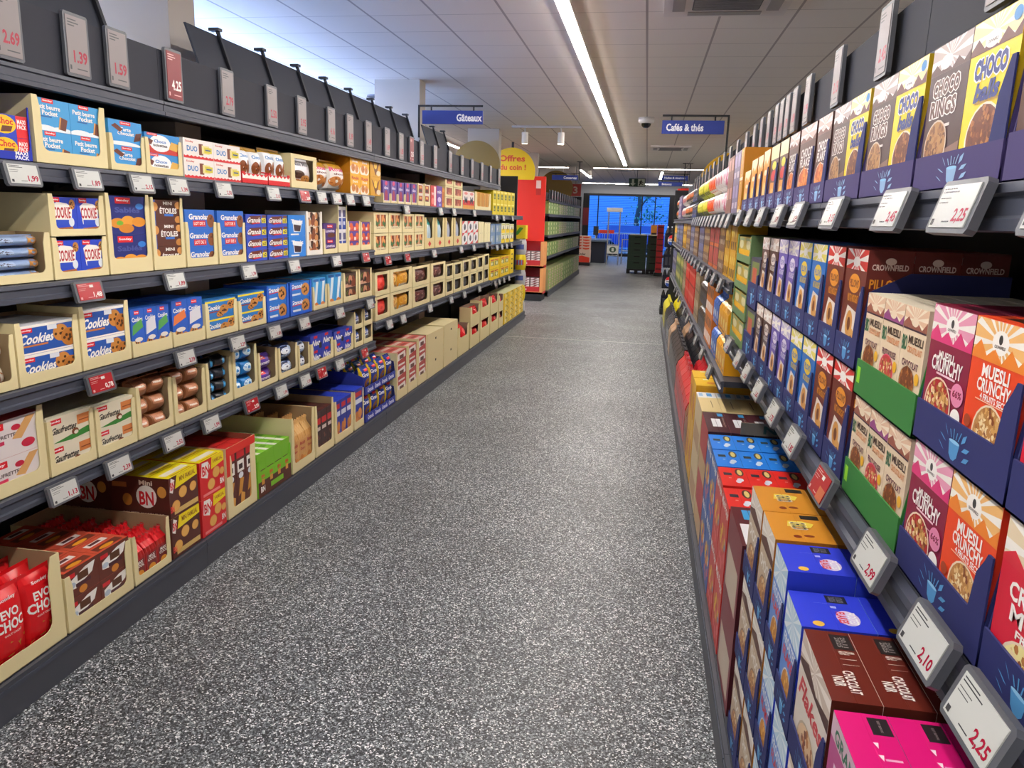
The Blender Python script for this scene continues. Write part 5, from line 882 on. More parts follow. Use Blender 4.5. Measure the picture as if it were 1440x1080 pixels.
# ------------------------------------------------------------------ electronic price labels
def price_label(side, X, y, z, price, red=False, w=.142, h=.074, tilt=12, label='', group='', portrait=False, rn=None):
    s = 1 if side == 'L' else -1; k = ('esl', price, red, w, h)
    if k not in _mesh:
        g = G(); c = mat('#5a5e66', .4); P8 = .006
        g.prism([(-w/2+P8, -h/2), (w/2-P8, -h/2), (w/2, -h/2+P8), (w/2, h/2-P8), (w/2-P8, h/2), (-w/2+P8, h/2), (-w/2, h/2-P8), (-w/2, -h/2+P8)], lambda u, v, e: (u, -e, v), .012, 0, c)
        g2 = G(); sw, sh = w*.84, h*(.80 if not portrait else .9)
        bgc = ('#c8ccca' if not portrait else '#8a8284') if not red else ('#b02c34' if not portrait else '#86262f')  # portrait header cards: dimmer light up there is put into darker screen colours
        A = [('r', 0, 0, 1, 1, bgc)]
        ink, pc = ('#4a4c50', '#a81c3c') if not red else ('#e0a8a8', '#f4ece8')
        if portrait: A += [('r', .08, .92, .5, .94, ink), ('r', .08, .87, .6, .89, ink), ('r', .08, .82, .4, .84, ink), ('t', price, .6, .30, .66, .22, pc), ('r', .4, .08, .9, .10, ink), ('r', .06, .06, .14, .14, ink)]
        else: A += [('r', .04, .9, .4, .93, ink), ('r', .04, .82, .5, .85, ink), ('r', .04, .68, .34, .70, ink), ('r', .04, .58, .3, .60, ink), ('t', price, .78, .26, .36, .36, pc), ('r', .35, .12, .56, .15, ink), ('r', .04, .06, .12, .2, ink)]
        if red and not portrait: A += [('r', .5, .72, .66, .88, '#e8e0dc')]
        if red == 'part': A += [('r', .6, .0, 1, .5, '#c86a4c')]
        g2.box(-sw/2, sw/2, -.0135, -.0121, -sh/2, sh/2, mat(bgc, .42 if portrait else .25)); art(g2, A, lambda u, v, e: (-sw/2+u*sw, -.0135-e, -sh/2+v*sh), sw/sh, rough=.42 if portrait else .25)
        _mesh[k] = (g.mesh('price_label'), g2.mesh('screen'))
    a, b_ = _mesh[k]; rz = pi/2 if side == 'L' else -pi/2
    o = link('price_label', a, None, (X, y, z), rot=(-radians(tilt) if True else 0, 0, rz), label=label, cat='price label', group=group)
    link('screen', b_, o)
def labels(side, X, z, row, items, **k):
    for i, (y, p, *r) in enumerate(items):
        red = bool(r) and r[0]
        lb = f"{'red' if red else 'pale'} price label reading {p}, {ORD[i] if i < 12 else 'number '+str(i+1)} along {row}"
        price_label(side, X, y, z, p, red, label=lb, group='price labels on '+row, **k)
labels('L', -1.949, 1.690, 'left top shelf', [(2.2, '1,99'), (2.49, '1,89'), (2.79, '2,15'), (3.03, '1,39'), (3.39, '2,50'), (3.88, '3,15'), (4.26, '2,49', 1), (4.50, '1,99'), (4.73, '1,69'), (4.96, '1,79'), (5.26, '2,19')])
labels('L', -1.949, 1.645, 'left top shelf middle', [(6.2, '1,99'), (7.27, '2,19'), (7.95-.15, '1,89'), (8.75, '2,39')])
labels('L', -1.949, 1.600, 'left top shelf far bay', [(10.1, '1,29'), (10.6, '1,39'), (11.33, '1,49')])
labels('L', -1.949, 1.302, 'left second shelf', [(2.45, '1,48', 1), (2.97, '1,89'), (3.59, '1,79'), (4.1, '1,99'), (4.71, '1,25'), (5.24, '0,99', 1)])
labels('L', -1.949, 1.258, 'left second shelf middle', [(5.72, '1,19', 1), (6.22, '1,29', 1), (7.05, '1,85'), (8.13, '1,95'), (8.75, '1,15'), (9.51, '1,05')])
labels('L', -1.949, 1.215, 'left second shelf far bay', [(10.17, '1,55'), (10.53, '1,59'), (10.9, '1,65'), (11.3, '1,69')])
labels('L', -1.949, .965, 'left third shelf', [(2.47, '0,78', 1), (3.01, '2,39'), (3.45, '2,29'), (3.84, '1,85'), (4.21, '1,99'), (4.75, '1,98'), (5.32, '1,75')])
labels('L', -1.949, .760, 'left third shelf middle', [(5.75, '1,19'), (6.1, '1,25'), (6.92, '1,35'), (7.72, '1,45'), (8.32, '1,55'), (9.1, '1,65')])
labels('L', -1.949, .745, 'left third shelf far bay', [(10.1, '2,05'), (10.4, '2,15'), (10.75, '2,25'), (11.16, '2,35')])
labels('L', -1.949, .625, 'left fourth shelf', [(2.24, '1,13'), (2.53, '2,39'), (2.88, '2,52'), (3.18, '1,99'), (3.56, '2,59', 1), (3.89, '1,99'), (4.2, '1,59'), (4.44, '1,49', 1), (4.73, '1,95'), (5.19, '1,35', 1)])
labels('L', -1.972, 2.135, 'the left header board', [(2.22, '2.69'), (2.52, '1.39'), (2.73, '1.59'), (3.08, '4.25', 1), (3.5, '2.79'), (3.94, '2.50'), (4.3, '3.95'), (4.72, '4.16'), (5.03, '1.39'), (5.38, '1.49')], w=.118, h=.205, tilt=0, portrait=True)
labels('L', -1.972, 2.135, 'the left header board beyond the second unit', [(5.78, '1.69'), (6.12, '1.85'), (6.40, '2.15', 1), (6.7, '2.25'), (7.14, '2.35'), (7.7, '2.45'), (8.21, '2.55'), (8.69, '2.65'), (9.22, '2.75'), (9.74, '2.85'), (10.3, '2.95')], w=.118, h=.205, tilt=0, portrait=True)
labels('R', .396, 1.628, 'right top shelf', [(.82, '2,10'), (1.085, '2,25'), (1.36, '2,45'), (1.77, '3,15'), (2.18, '1,99'), (2.48, '1,89'), (2.85, '1,79'), (3.17, '1,69'), (3.52, '1,59')], tilt=16, w=.14, h=.07)
labels('R', .396, 1.618, 'right top shelf beyond the cereals', [(3.97+.27*i, f'{1+i%5},{(37*i)%90+9:02d}') for i in range(12)], tilt=16, w=.13)
labels('R', .398, 1.077, 'right middle shelf', [(.82, '2,25'), (.985, '2,10'), (1.235, '2,99'), (1.60, '1,95', 'part'), (1.93, '1,85'), (2.23, '1,75'), (2.54, '1,65'), (2.84, '1,55'), (3.12, '1,45'), (3.5, '1,35')], tilt=20, w=.13, h=.068)
labels('R', .396, 1.295, 'right tea shelf', [(4.1+.42*i, f'{2+i%3},{(53*i)%90+9:02d}') for i in range(12)], tilt=16, w=.13)
labels('R', .396, .805, 'right coffee shelf', [(4.3+.6*i, f'{3+i%3},{(29*i)%90+9:02d}') for i in range(10)], tilt=16, w=.13)
for k_, (X_, z_, row) in {'a': (.585, 2.0, 'the right header board')}.items():
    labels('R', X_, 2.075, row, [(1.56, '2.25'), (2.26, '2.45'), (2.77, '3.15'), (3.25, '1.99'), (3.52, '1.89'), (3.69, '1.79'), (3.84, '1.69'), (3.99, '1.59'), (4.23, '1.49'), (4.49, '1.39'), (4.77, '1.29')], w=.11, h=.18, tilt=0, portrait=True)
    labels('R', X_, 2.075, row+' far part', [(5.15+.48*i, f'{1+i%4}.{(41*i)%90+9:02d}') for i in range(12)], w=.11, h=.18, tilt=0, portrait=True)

# ------------------------------------------------------------------ left-hand goods
g_ = [list(e) for e in ROWS['A2'][2]]; g_[-1][1] = 9.9; ROWS['A2'] = (ROWS['A2'][0], ROWS['A2'][1], g_)
E_ = [list(e) for e in ROWS['E'][2]]
E_[0][2], E_[0][3] = .285, .315
E_[0].append(.076); E_[0][7] = 7; E_[2].append(.075); E_[2][7] = 7; E_[7].append(.09)
E_[3][7] = 2; E_[3].append(.28); E_[4][7] = 2; E_[4].append(.28); E_[6][3] = .2; E_[11][3] = .06; E_[11][6] = 1; E_[11][9] = 2
ROWS['E'] = (ROWS['E'][0], ROWS['E'][1], E_)
for k, nm, pd in (('A', 'left top shelf', .2), ('A2', 'left top shelf middle', .2), ('A3', 'left top shelf far bay', .25), ('B', 'left second shelf', .25), ('B2', 'left second shelf middle', .25), ('B3', 'left second shelf far bay', .25),
                  ('C', 'left third shelf', .12), ('C2', 'left third shelf middle', .2), ('C3', 'left third shelf far bay', .3), ('D', 'left fourth shelf', .115), ('E', 'left bottom shelf', .112), ('E2', 'left bottom shelf far', .25)):
    X, Z, L = ROWS[k]; fill('L', X, Z, nm, L, pd)
link('carton', box_mesh('carton', 1.9, .14, .24, dict(c='#9a9284', art=[('r', .05, .2, .18, .7, '#8a8580')])), None, (-2.3, 6.6, 1.69), pi/2, label='long grey-brown carton lying behind the purple boxes, left top shelf', cat='carton')

# ------------------------------------------------------------------ right-hand goods
def R(rows, X, Z, nm, pd): fill('R', X, Z, nm, rows, pd)
R([(.76, 1.075, .2, .06, ['honeydark', 'honey'], 2, 1, 1, 'purplenavy', 1), (1.085, 1.41, .222, .055, ['rings', 'balls'], 2, 1, 1, 'purplenavy', 1), (1.42, 1.745, .222, .055, ['rings', 'balls'], 2, 1, 1, 'purplenavy', 1), (1.755, 2.08, .222, .055, ['rings', 'balls'], 2, 1, 1, 'purplenavy', 1),
   (2.09, 2.26, .222, .055, 'chocflakes', 1, 1, 1, 'purplenavy', 1), (2.27, 2.50, .222, .055, 'chocflakes', 1, 1, 1, 'purplenavy', 1), (2.51, 2.68, .222, .055, 'chocflakes', 1, 1, 1, 'purplenavy', 1),
   (2.69, 2.86, .222, .055, 'honeydark', 1, 1, 1, 'purplenavy', 1), (2.87, 3.06, .222, .055, 'honeydark', 1, 1, 1, 'purplenavy', 1), (3.08, 3.24, .222, .055, 'honey', 1, 1, 1, 'purplenavy', 1), (3.25, 3.40, .215, .055, 'honey', 1, 1, 1, 'purplenavy', 1), (3.41, 3.60, .215, .055, 'honey', 1, 1, 1, 'purplenavy', 1), (3.61, 3.82, .18, .055, 'honey', 1, 1, 1, 'purplenavy', 1)],
  .43, 1.66, 'right top shelf', .16)
for i in range(2): link('carton', pack_mesh('kraft', .34, .24, .30), None, (.60, 3.3+.36*i, 1.66), -pi/2, label=f"{('nearer', 'farther')[i]} plain kraft carton behind the honey cereals, right top shelf", cat='carton')
far = [(3.88, 4.02, 'goldstick'), (4.03, 4.3, 'mauvepack'), (4.32, 4.6, 'rosebrown'), (4.63, 5.0, 'pinkpack'), (5.05, 5.55, 'whitepack'), (5.6, 6.15, 'orangepack'), (6.2, 6.66, 'limepack'), (6.74, 7.3, 'limepack'), (7.35, 8.0, 'greypouch'), (8.05, 8.7, 'darksnack'), (8.75, 9.55, 'darksnack'), (9.65, 10.5, 'whitepack'), (10.6, 11.4, 'mauvepack'), (11.5, 12.4, 'darksnack')]
R([(a, b_, .30, None, d, max(1, round((b_-a)/.15)), 2, 1, None, 1) for a, b_, d in far], .43, 1.66, 'right top shelf far bays', .2)
MU = [(.73, .93, .42, .062, 'mueslired', 1, 1, 3, 'navy', 2), (.934, 1.252, .42, .062, ['mueslimaroon', 'muesliorange'], 2, 1, 3, 'navy', 2), (1.258, 1.605, .405, .07, ['biochoc', 'biofruit', 'biochoc'], 3, 1, 3, 'green', 2),
      (1.625, 1.80, .485, .06, 'pillowred', 1, 1, 3, 'navy', 2), (1.805, 1.98, .485, .06, 'pillowred', 1, 1, 3, 'navy', 2), (1.985, 2.155, .485, .06, 'pillowblue', 1, 1, 2, 'navy', 2), (2.16, 2.335, .485, .06, 'pillowblue', 1, 1, 2, 'navy', 2),
      (2.34, 2.51, .485, .06, 'pillowpurple', 1, 1, 2, 'navy', 2), (2.515, 2.685, .485, .06, 'pillowpurple', 1, 1, 2, 'navy', 2), (2.69, 2.88, .485, .06, 'pillowbrown', 1, 1, 2, 'navy', 2), (2.885, 3.06, .485, .06, 'pillowbrown', 1, 1, 2, 'navy', 2),
      (3.07, 3.34, .40, .10, 'teanavy', 1, 1, 2, 'navy', 2), (3.35, 3.84, .48, .05, 'teayellow', 2, 1, 2, 'greentea', 4)]
R(MU, .43, 1.075, 'right middle shelf', .085)
tea = [(3.9, 4.16, 'teagold'), (4.2, 4.45, 'teagold'), (4.48, 4.8, 'teabrown'), (4.83, 5.15, 'teared'), (5.2, 5.5, 'teared'), (5.55, 6.05, 'teabrown'), (6.1, 6.6, 'teablue'), (6.75, 7.3, 'teabrown'), (7.35, 7.9, 'teablue'), (8.0, 8.7, 'teabrown'), (8.8, 9.5, 'teagold'), (9.7, 10.6, 'teablue'), (10.7, 11.5, 'teablue'), (11.55, 12.4, 'teayellow')]
R([(a, b_, .27, None, d, min(12, round((b_-a)/.08)), 2, 1, None, 1) for a, b_, d in tea], .43, 1.33, 'right tea shelf', .14)
cof = [(4.0, 4.5, 'amberpouch', 3), (4.52, 4.85, 'bluepouch', 2), (4.88, 5.4, 'orangejar', 4), (5.45, 6.1, 'blackpouch', 3), (6.15, 6.65, 'kraftcoffee', 4), (6.75, 7.6, 'redcoffee', 3), (7.65, 8.25, 'redcoffee', 2), (8.3, 8.9, 'kraftcoffee', 3), (9.0, 9.55, 'greencoffee', 3), (9.65, 10.9, 'greencoffee', 5), (11.0, 12.4, 'teablue', 5)]
R([(a, b_, .38, None, d, min(12, round((b_-a)/.115)), 2, 1, None, 1) for a, b_, d, n in cof], .43, .84, 'right coffee shelf', .12)
# base deck
BZ, BX = .13, .33
R([(.90, 1.145, .735, .06, 'pinkbase', 1, 1, 5, 'navy', 3, .077), (1.15, 1.385, .74, .06, 'noirbase', 1, 1, 5, 'navy', 3, .077)], BX, BZ, 'right bottom shelf front', .077)
R([(1.39, 1.55, .735, .06, 'frosted', 1, 1, 3, 'navy', 3, .135), (1.555, 1.712, .77, .06, 'frosted', 1, 1, 3, 'navy', 3, .135), (1.72, 1.91, .77, .06, 'chocorange', 1, 1, 3, 'navy', 3, .135), (1.915, 2.12, .765, .06, 'chocorange', 1, 1, 3, 'navy', 3, .135)], BX, BZ, 'right bottom shelf', .135)
R([(2.17, 2.50, .56, None, 'maroonbase', 1, 2, 4, None, 1), (2.52, 2.745, .54, None, 'whalered', 1, 2, 5, None, 1), (2.75, 2.975, .545, None, 'whalered', 1, 2, 5, None, 1), (2.98, 3.215, .545, None, 'whaleblue', 1, 2, 5, None, 1), (3.22, 3.455, .545, None, 'whaleblue', 1, 2, 5, None, 1), (3.46, 3.84, .555, None, 'nesbase', 1, 2, 5, None, 1), (3.87, 4.33, .55, None, 'creambase', 1, 2, 5, None, 1), (4.36, 4.59, .58, None, 'yellowbase', 1, 2, 3, None, 1, .16), (4.60, 4.83, .58, None, 'yellowbase', 1, 2, 3, None, 1, .16)], BX, BZ, 'right bottom shelf middle', .10)
bag = [(4.88, 5.2, 'brownpouch', 2), (5.22, 6.9, 'redpouch', 7), (6.92, 8.7, 'blackpouch', 7), (8.75, 9.3, 'tanpouch', 2), (9.35, 10.3, 'greypouch', 4), (10.35, 11.2, 'blackpouch', 4), (11.25, 12.4, 'yellowpouch', 5)]
R([(a, b_, .37, None, d, n, 1, 3, None, 1, .155) for a, b_, d, n in bag], BX, BZ, 'right bottom shelf far', .155)

# a brown cardboard strip with green letters lies before the cream cartons
g = G(); g.box(.47, .86, 3.440, 3.450, .686, .74, mat('#6a6252', .8)); art(g, [('t', 'NESTLE', .6, .5, .7, .7, '#1f3f30')], lambda u, v, e: (.47+.39*u, 3.440-e, .686+.054*v)); link('carton_edge', g.mesh('carton_edge'), label='torn brown cardboard strip standing on the cartons of the right bottom shelf', cat='cardboard')

# ------------------------------------------------------------------ end of the aisle
def disc(x, y, z, r, col, label, txt=None, zb=0, cut=0):
    g = G(); c = mat(col, .45); n = 64
    pts = [(x+r*cos(2*pi*i/n), max(cut, z+r*sin(2*pi*i/n))) for i in range(n)]
    g.prism(pts, lambda u, v, e: (u, y+e, v), 0, .025, c)
    if txt: art(g, txt, lambda u, v, e: (x-r+2*r*u, y-e, z-r+2*r*v), 1)
    g.box(x-.02, x+.02, y+.026, y+.046, zb, z if not txt else ZC-.001, mat('#2a2c32', .5)); link('round_sign', g.mesh('round_sign'), label=label, cat='sign')
disc(-2.47, 11.2, 2.325, .35, '#7d6412', 'large golden-yellow disc sign rising behind the far left header board', zb=2.249, cut=2.248)
disc(-2.385, 13.7, 2.395, .41, '#fbd510', 'bright yellow round sign reading Offres over the red display', [('t', 'Offres', .5, .78, .56, .13, '#e8481c'), ('t', 'du coin !', .52, .60, .56, .12, '#e8481c')], zb=2.395, cut=2.27)
disc(-2.72, 23.3, 2.52, .5, '#9a761a', 'ochre disc sign over the far end of the second left shelving', zb=2.264, cut=2.263)
disc(1.22, 12.2, 2.15, .5, '#d8a81c', 'yellow disc sign edge-on over the end of the right shelving', zb=2.146, cut=2.145)

# kegs stacked against the end panel
for i in range(5):
    yel = i % 2 == 1
    for q in range(2):
        g = G(); z0 = .02+.252*i; c = mat('#e8cf1c' if yel else '#c8c8cc', .3, .3); x, y = -2.03-.23*q, 12.66
        g.lathe([(.001, z0), (.088, z0), (.094, z0+.006), (.094, z0+.022), (.102, z0+.04), (.108, z0+.09), (.108, z0+.16), (.102, z0+.21), (.094, z0+.228), (.094, z0+.245), (.088, z0+.25), (.001, z0+.25)], c, 26, (x, y))
        for k_ in range(-3, 4):
            a0 = -pi/2+k_*.22; P8 = lambda a, z: (x+.1095*cos(a), y+.1095*sin(a), z)
            g.poly([P8(a0-.11, z0+.085), P8(a0+.11, z0+.085), P8(a0+.11, z0+.165), P8(a0-.11, z0+.165)], mat('#4a5a9a' if not yel else ('#c83a2c' if k_ % 2 else '#7a9ac8'), .4))
        link('drink_keg', g.mesh('drink_keg'), label=f"{'yellow' if yel else 'silver'} keg, {('lowest', 'second', 'middle', 'fourth', 'top')[i]} of the {('front', 'rear')[q]} keg stack at the left shelving end", cat='keg', group='stacked small kegs')
g = G(); g.box(-2.38, -1.92, 12.55, 12.78, 0, .0195, mat('#3a3c42', .6)); link('floor_board', g.mesh('floor_board'), label='thin dark board under the stacked kegs', cat='board')
g = G(); g.box(-2.18, -1.93, 12.56, 12.77, 1.283, 1.50, mat('#ecd21e', .5)); art(g, [('p', [(.2, .2), (.5, .3), (.85, .8), (.6, .85)], '#4a9a2c'), ('r', .15, .55, .4, .8, '#3a3a20')], lambda u, v, e: (-2.18+.25*u, 12.56-e, 1.283+.217*v))
link('drink_carton', g.mesh('drink_carton'), label='yellow and green carton standing on top of the kegs', cat='carton')

# red promotional display
g = G(); g.box(-2.68, -2.0, 15.42, 15.47, 1.175, 2.42, mat('#f02a18', .45)); art(g, [('r', .72, .82, .86, .94, '#f0d0cc'), ('r', .72, .72, .86, .82, '#c82a24')], lambda u, v, e: (-2.68+.68*u, 15.42-e, 1.16+1.26*v)); g.box(-2.68, -2.62, 15.47, 15.8, .13, 2.4, mat('#d82a1c', .5))
rd = link('promotion_stand', g.mesh('promotion_stand'), label='tall bright red promotion stand behind the kegs', cat='display stand')
g = G(); g.box(-2.60, -2.0, 15.3, 15.8, .0, .13, mat('#1e2026', .6)); g.obj('base', rd)
for i in range(2):
    z = .131+.52*i; g = G(); g.box(-2.5, -1.98, 15.3, 15.4, z, z+.05, mat('#e8965a', .6)); g.box(-2.5, -2.44, 15.3, 15.8, z+.05, z+.515, mat('#c8262a', .5)); g.box(-2.04, -1.98, 15.3, 15.8, z+.05, z+.515, mat('#e8a060', .6)); g.box(-2.44, -2.04, 15.75, 15.8, z+.05, z+.515, mat('#c8262a', .5)); g.box(-2.5, -1.98, 15.3, 15.8, z, z+.04, mat('#c8262a', .5)); g.box(-2.44, -2.04, 15.3, 15.31, z+.05, z+.15, mat('#c8262a', .5))
    art(g, [('t', 'Choc', .2, .5, .3, .5, '#f4e0d8')], lambda u, v, e: (-2.44+.4*u, 15.3-e, z+.05+.1*v)); link('display_box', g.mesh('display_box'), label=f"{('lower', 'upper')[i]} red and tan display box of chocolate bars below the red stand", cat='display box')
    for r_ in range(6):
        for c_ in range(2):
            lb = box_mesh('chocolate_bar', .188, .3, .0445, dict(c='#5a3430', art=[('r', .05, .1, .95, .9, '#e8dcd8'), ('p', [(.2, .2), (.5, .2), (.8, .8), (.5, .8)], '#7a1c1c')])) if (r_, c_, i) == (0, 0, 0) else lb
            link('chocolate_bar', lb, None, (-2.338+.196*c_, 15.33, z+.0505+.0465*r_), label=f"{ORD[r_]} white and brown chocolate bar pack from the bottom, {('left', 'right')[c_]} pile, {('lower', 'upper')[i]} display box", cat='chocolate', group='chocolate bar packs in the display boxes')

# second shelving row on the left, far away
bay('L', 16.2, 20.0, (1.72, 1.28, .85), -2.03, -1.99, -2.5, 'near unit of the far left shelving with green food packs', 2.26, (2.02, 2.2))
bay('L', 20.0, 23.9, (1.72, 1.28, .85), -2.03, -1.99, -2.5, 'far unit of the far left shelving with green food packs', 2.26, (2.02, 2.2))
g = G(); g.box(-2.52, -2.0, 23.902, 23.94, 0, 2.3, BLACK); link('end_panel', g.mesh('end_panel'), label='black end panel of the far left shelving near the tills', cat='panel')
for z, nm, h in ((1.72, 'far left top shelf', .27), (1.28, 'far left second shelf', .28), (.85, 'far left third shelf', .28)):
    fill('L', -2.03, z, nm, [(16.25+.95*i, 17.18+.95*i, h, None, ('limestack', 'greenstack')[(i//2) % 2], 2, 3, 1, None, 1) for i in range(8)], .3)
fill('L', -1.99, .13, 'far left bottom shelf', [(16.25+.95*i, 17.18+.95*i, .45, None, ('greenstack', 'limestack')[(i//3) % 2], 2, 4, 1, None, 1) for i in range(8)], .4)
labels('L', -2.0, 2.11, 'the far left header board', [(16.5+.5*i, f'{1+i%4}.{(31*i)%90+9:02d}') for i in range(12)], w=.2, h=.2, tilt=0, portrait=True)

# sweets pallet display by the tills
g = G(); g.box(-2.55, -1.98, 28.3, 28.9, 0, .12, mat('#1a1c22', .6)); g.box(-2.55, -1.98, 28.3, 28.9, .12, .56, mat('#e6c8b8', .6)); art(g, [('r', 0, 0, 1, .4, '#ee3a1c'), ('p', [(0, .4), (.5, .55), (1, .4)], '#ee3a1c'), ('t', 'Kinder', .5, .68, .5, .2, '#5a3a34')], lambda u, v, e: (-2.55+.57*u, 28.3-e, .12+.44*v))
link('sweets_display', g.mesh('sweets_display'), label='cardboard pallet display with orange base for sweets near the tills', cat='display stand')
for r_ in range(5):
    for c_ in range(2):
        g = G(); x, z = -2.545+.282*c_, .561+.1*r_; g.box(x, x+.275, 28.31, 28.88, z, z+.098, mat('#e8c4b4', .6)); art(g, [('p', [(.04, .8), (.96, .8), (.9, .35), (.5, .15), (.1, .35)], '#e2502c')], lambda u, v, e: (x+.275*u, 28.31-e, z+.098*v))
        link('sweets_box', g.mesh('sweets_box'), label=f"{ORD[r_]} orange sweets box from the bottom, {('left', 'right')[c_]} stack of the pallet display", cat='sweets box', group='sweets boxes on the pallet display')

# green crates on black pallets
def crate(x0, x1, y0, y1, z0, z1, col, lab_, grp, nm='plastic_crate'):
    g = G(); c = mat(col, .5); t = .02
    g.box(x0, x1, y0, y1, z0, z0+t, c)
    for a in ((x0, x1, y0, y0+t), (x0, x1, y1-t, y1), (x0, x0+t, y0+t, y1-t), (x1-t, x1, y0+t, y1-t)): g.box(*a, z0+t, z1, c)
    g.box(x0-.008, x1+.008, y0-.008, y0+t, z1-.03, z1-.012, c)
    for i in range(5): xx = x0+(x1-x0)*(i+.5)/5; g.box(xx-.006, xx+.006, y0-.006, y0, z0+.02, z1-.035, c)
    g.box((x0+x1)/2-.09, (x0+x1)/2+.09, y0-.0075, y0-.0061, z1-.075, z1-.05, mat('#16181a', .8))
    link(nm, g.mesh(nm), label=lab_, cat='crate', group=grp)
for q, (x0, x1) in enumerate(((-.56, .04), (.05, .44))):
    g = G(); pm = mat('#16181c', .6); g.box(x0, x1, 25, 25.8, .09, .14, pm)
    for xx in (x0, (x0+x1)/2-.05, x1-.1): g.box(xx, xx+.1, 25, 25.8, 0, .09, pm)
    link('pallet', g.mesh('pallet'), label=f"black plastic pallet under the {('left', 'right')[q]} stack of green crates", cat='pallet')
    zs = [.14, .40, .60, .80, 1.0, 1.2]
    for i in range(5): crate(x0+.01, x1-.01, 25.01, 25.79, zs[i]+.0008, zs[i+1], '#2b4a36', f"dark green crate, {('lowest', 'second', 'middle', 'fourth', 'top')[i]} of the {('left', 'right')[q]} stack", 'dark green crates on pallets')
    g = G(); g.box(x0+.05, x1-.05, 25.05, 25.7, 1.0215, 1.215, mat('#d8cfa0', .7)); link('paper_bundle', g.mesh('paper_bundle'), label=f"pale bundle filling the top green crate of the {('left', 'right')[q]} stack", cat='bundle')
for i in range(8): crate(.33, .52, 24.2, 24.7, .10+.18*i, .279+.18*i, '#d4141f', f"bright red crate, {ORD[i]} from the bottom beside the green crates", 'stack of bright red crates')
g = G(); g.box(.3, .55, 24.18, 24.72, 0, .099, mat('#16181c', .6)); link('pallet', g.mesh('pallet'), label='small black pallet under the bright red crates', cat='pallet')
g = G(); g.box(.14, .34, 26.2, 26.5, .9, 1.52, mat('#e8962c', .5)); g.box(.14, .34, 26.2, 26.5, 0, .9, mat('#3a3c42', .5)); art(g, [('r', 0, 0, 1, .5, '#d85a2c'), ('r', .1, .5, .9, .6, '#3a2a20')], lambda u, v, e: (.14+.2*u, 26.2-e, .9+.62*v)); link('snack_display', g.mesh('snack_display'), label='orange and yellow snack display standing behind the crates', cat='display stand')

# black soft-drink packs stacked beyond the right shelving
def sixpack(x0, x1, y0, y1, z0, z1, logo_, lab_):
    o = link('soft_drink_pack', None, None, (0, 0, 0), label=lab_, cat='drinks', group='film-wrapped soft drink packs')
    nb = 3
    for i in range(nb):
        for j in range(2):
            g = G(); r = (x1-x0)/nb/2*.98; c = (x0+r+(x1-x0)/nb*i*1.0, y0+r+j*2*r)
            H = z1-z0; g.lathe([(.001, z0), (r*.9, z0), (r, z0+.02), (r, z0+H*.62), (r*.8, z0+H*.74), (r*.3, z0+H*.9), (r*.3, z0+H*.93)], mat('#15161c', .15), 14, c); g.obj('bottle', o)
            g = G(); g.cyl((c[0], c[1], z0+H*.93), r*.34, H*.065, mat('#e4e4e8', .4), n=12); g.obj('cap', o)
    g = G(); e = .004; g.box(x0-e, x1+e, y0-e, y0+4*r+e, z0+.003, z0+(z1-z0)*.66, mat('#1d2030', .15, 0, 0))
    if logo_: art(g, [('e', .5, .5, .3, .36, '#e8e8ee'), ('p', [(.24, .6), (.76, .66), (.68, .82), (.5, .88), (.32, .82)], '#d8222c'), ('p', [(.24, .42), (.76, .36), (.66, .2), (.5, .14), (.32, .2)], '#1f4fb0'), ('t', 'PEPSI', .5, .51, .36, .12, '#15161c')], lambda u, v, ee: (x0+(x1-x0)*u, y0-e-ee, z0+(z1-z0)*.66*v), .8)
    else: art(g, [('r', .1+.3*i, .2, .3+.3*i, .8, '#2c2f3c') for i in range(3)], lambda u, v, ee: (x0+(x1-x0)*u, y0-e-ee, z0+(z1-z0)*.66*v), .8)
    g.obj('film_wrap', o)
g = G(); g.box(.32, .82, 13.96, 14.6, 0, .1, mat('#1a1c20', .6)); link('pallet', g.mesh('pallet'), label='black pallet under the soft drink packs beyond the right shelving', cat='pallet')
for i in range(4):
    for q in range(2): sixpack(.33+.245*q, .56+.245*q, 14.0, 14.5, .101+.362*i, .46+.362*i, i % 2 == 1, f"black soft drink pack, {ORD[i]} layer, {('left', 'right')[q]}, beyond right shelving")
g = G(); rm = mat('#f0301c', .45)
g.box(.44, .50, 12.60, 12.72, 1.5, 2.13, rm); g.box(.5, .95, 12.60, 12.72, 2.02, 2.13, rm); g.box(.5, .95, 12.60, 12.72, 1.5, 1.6, rm); g.box(.5, .95, 12.68, 12.72, 1.6, 2.02, mat('#2a2c34', .5)); g.box(.92, .98, 12.60, 12.72, 0, 1.5, mat('#2a2c34', .5)); g.box(.44, .47, 12.60, 12.72, 0, 1.5, mat('#e8cf3c', .5))
link('promotion_rack', g.mesh('promotion_rack'), label='bright red frame at the far end of the right shelving', cat='display frame')
g = G(); g.box(.40, 1.02, 12.502, 12.53, 0, 2.1, BLACK); link('end_panel', g.mesh('end_panel'), label='black end panel closing the right shelving before the red frame', cat='panel')

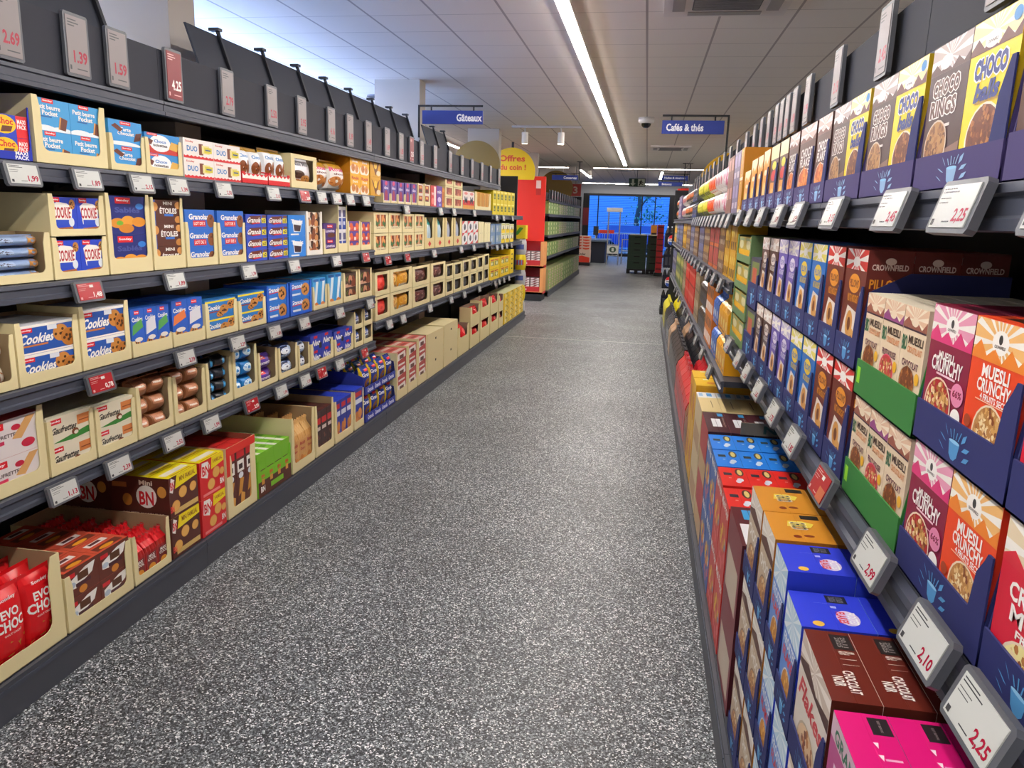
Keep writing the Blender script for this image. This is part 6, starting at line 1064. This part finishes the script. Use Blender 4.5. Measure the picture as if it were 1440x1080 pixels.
# tills and barrier in front of the window
g = G(); tm = mat('#5f7288', .4); g.box(-2.6, -1.55, 30.5, 33.6, .0, .82, mat('#22283a', .5)); g.box(-2.7, -1.45, 30.4, 33.7, .82, .88, tm); tl = link('checkout_counter', g.mesh('checkout_counter'), label='blue-grey checkout counter in front of the shop window', cat='checkout')
g = G(); g.box(-2.1, -1.9, 31.5, 31.55, 1.05, 1.4, mat('#20242c', .3)); g.box(-2.02, -1.98, 31.55, 31.6, .88, 1.2, mat('#c8ccd0', .4)); g.obj('till_screen', tl)
g = G(); g.box(-1.9, -1.3, 32.0, 32.3, 1.12, 1.26, mat('#e8402c', .5)); g.box(-2.0, -1.9, 32.0, 32.3, 1.12, 1.26, mat('#f0b82c', .5)); g.box(-1.7, -1.68, 32.1, 32.14, .8805, 1.12, mat('#c8ccd0', .4)); link('product_box', g.mesh('product_box'), label='red and yellow box held above the checkout counter', cat='box')
g = G(); sm = mat('#d4d8dc', .25, .8)
for x in (-1.42, -1.0): g.cyl((x, 29.5, 0), .025, 2.0, sm, n=12)
g.cyl((-1.42, 29.5, 2.0), .03, .42, sm, ax='x', n=10)
for z in (.75, .35): g.cyl((-1.42, 29.5, z), .016, .42, sm, ax='x', n=8)
g.box(-1.42, -1.0, 29.45, 29.47, .42, .72, mat('#e8ece8', .5)); art(g, [('e', .5, .5, .3, .36, '#3a5a4a'), ('r', .4, .3, .6, .7, '#dfe8e0')], lambda u, v, e: (-1.42+.42*u, 29.45-e, .42+.3*v)); g.box(-1.5, -.92, 29.4, 29.6, 1.95, 2.1, mat('#dfe2e6', .4))
link('entrance_gate', g.mesh('entrance_gate'), label='steel gate posts with small square sign before the window', cat='gate')
g = G()
for x in (-.9, -.3): g.cyl((x, 30.5, 0), .025, .95, sm, n=12)
for z in (.93, .5): g.cyl((-.9, 30.5, z), .018, .6, sm, ax='x', n=10)
link('barrier_rail', g.mesh('barrier_rail'), label='low steel barrier rail left of the green crates', cat='barrier')

# unseen cabinets with cool uplights, added to tint the ceiling on the left
for i in range(3):
    y = 2.2+2.3*i; g = G(); g.box(-4.9, -4.1, y, y+2.2, 0, 2.05, mat('#d8dce2', .4))
    fz = link('added_lamp_cabinet', g.mesh('added_lamp_cabinet'), label=f'{ORD[i]} white cabinet added unseen behind left shelving to hold a cool uplight', cat='added lamp cabinet', group='added unseen lamp cabinets behind the left shelving')
    g = G(); g.box(-4.7, -4.3, y+.05, y+2.15, 2.06, 2.085, COOL); g.obj('added_uplight', fz)
    g = G(); g.box(-4.08, -4.06, y+.03, y+2.17, .2, 1.9, mat('#2a3038', .15)); g.obj('added_cabinet_door', fz)
# anything unparented without a kind is a thing; check the words of the labels
bad = [o.name for o in COL.objects if o.parent is None and o.get('label') and not 4 <= len(o['label'].split()) <= 16]
print('LABEL LENGTH', len(bad), [bpy.data.objects[n]['label'] for n in bad[:6]])
print('OBJECTS', len(COL.objects), 'TOP', sum(1 for o in COL.objects if o.parent is None))
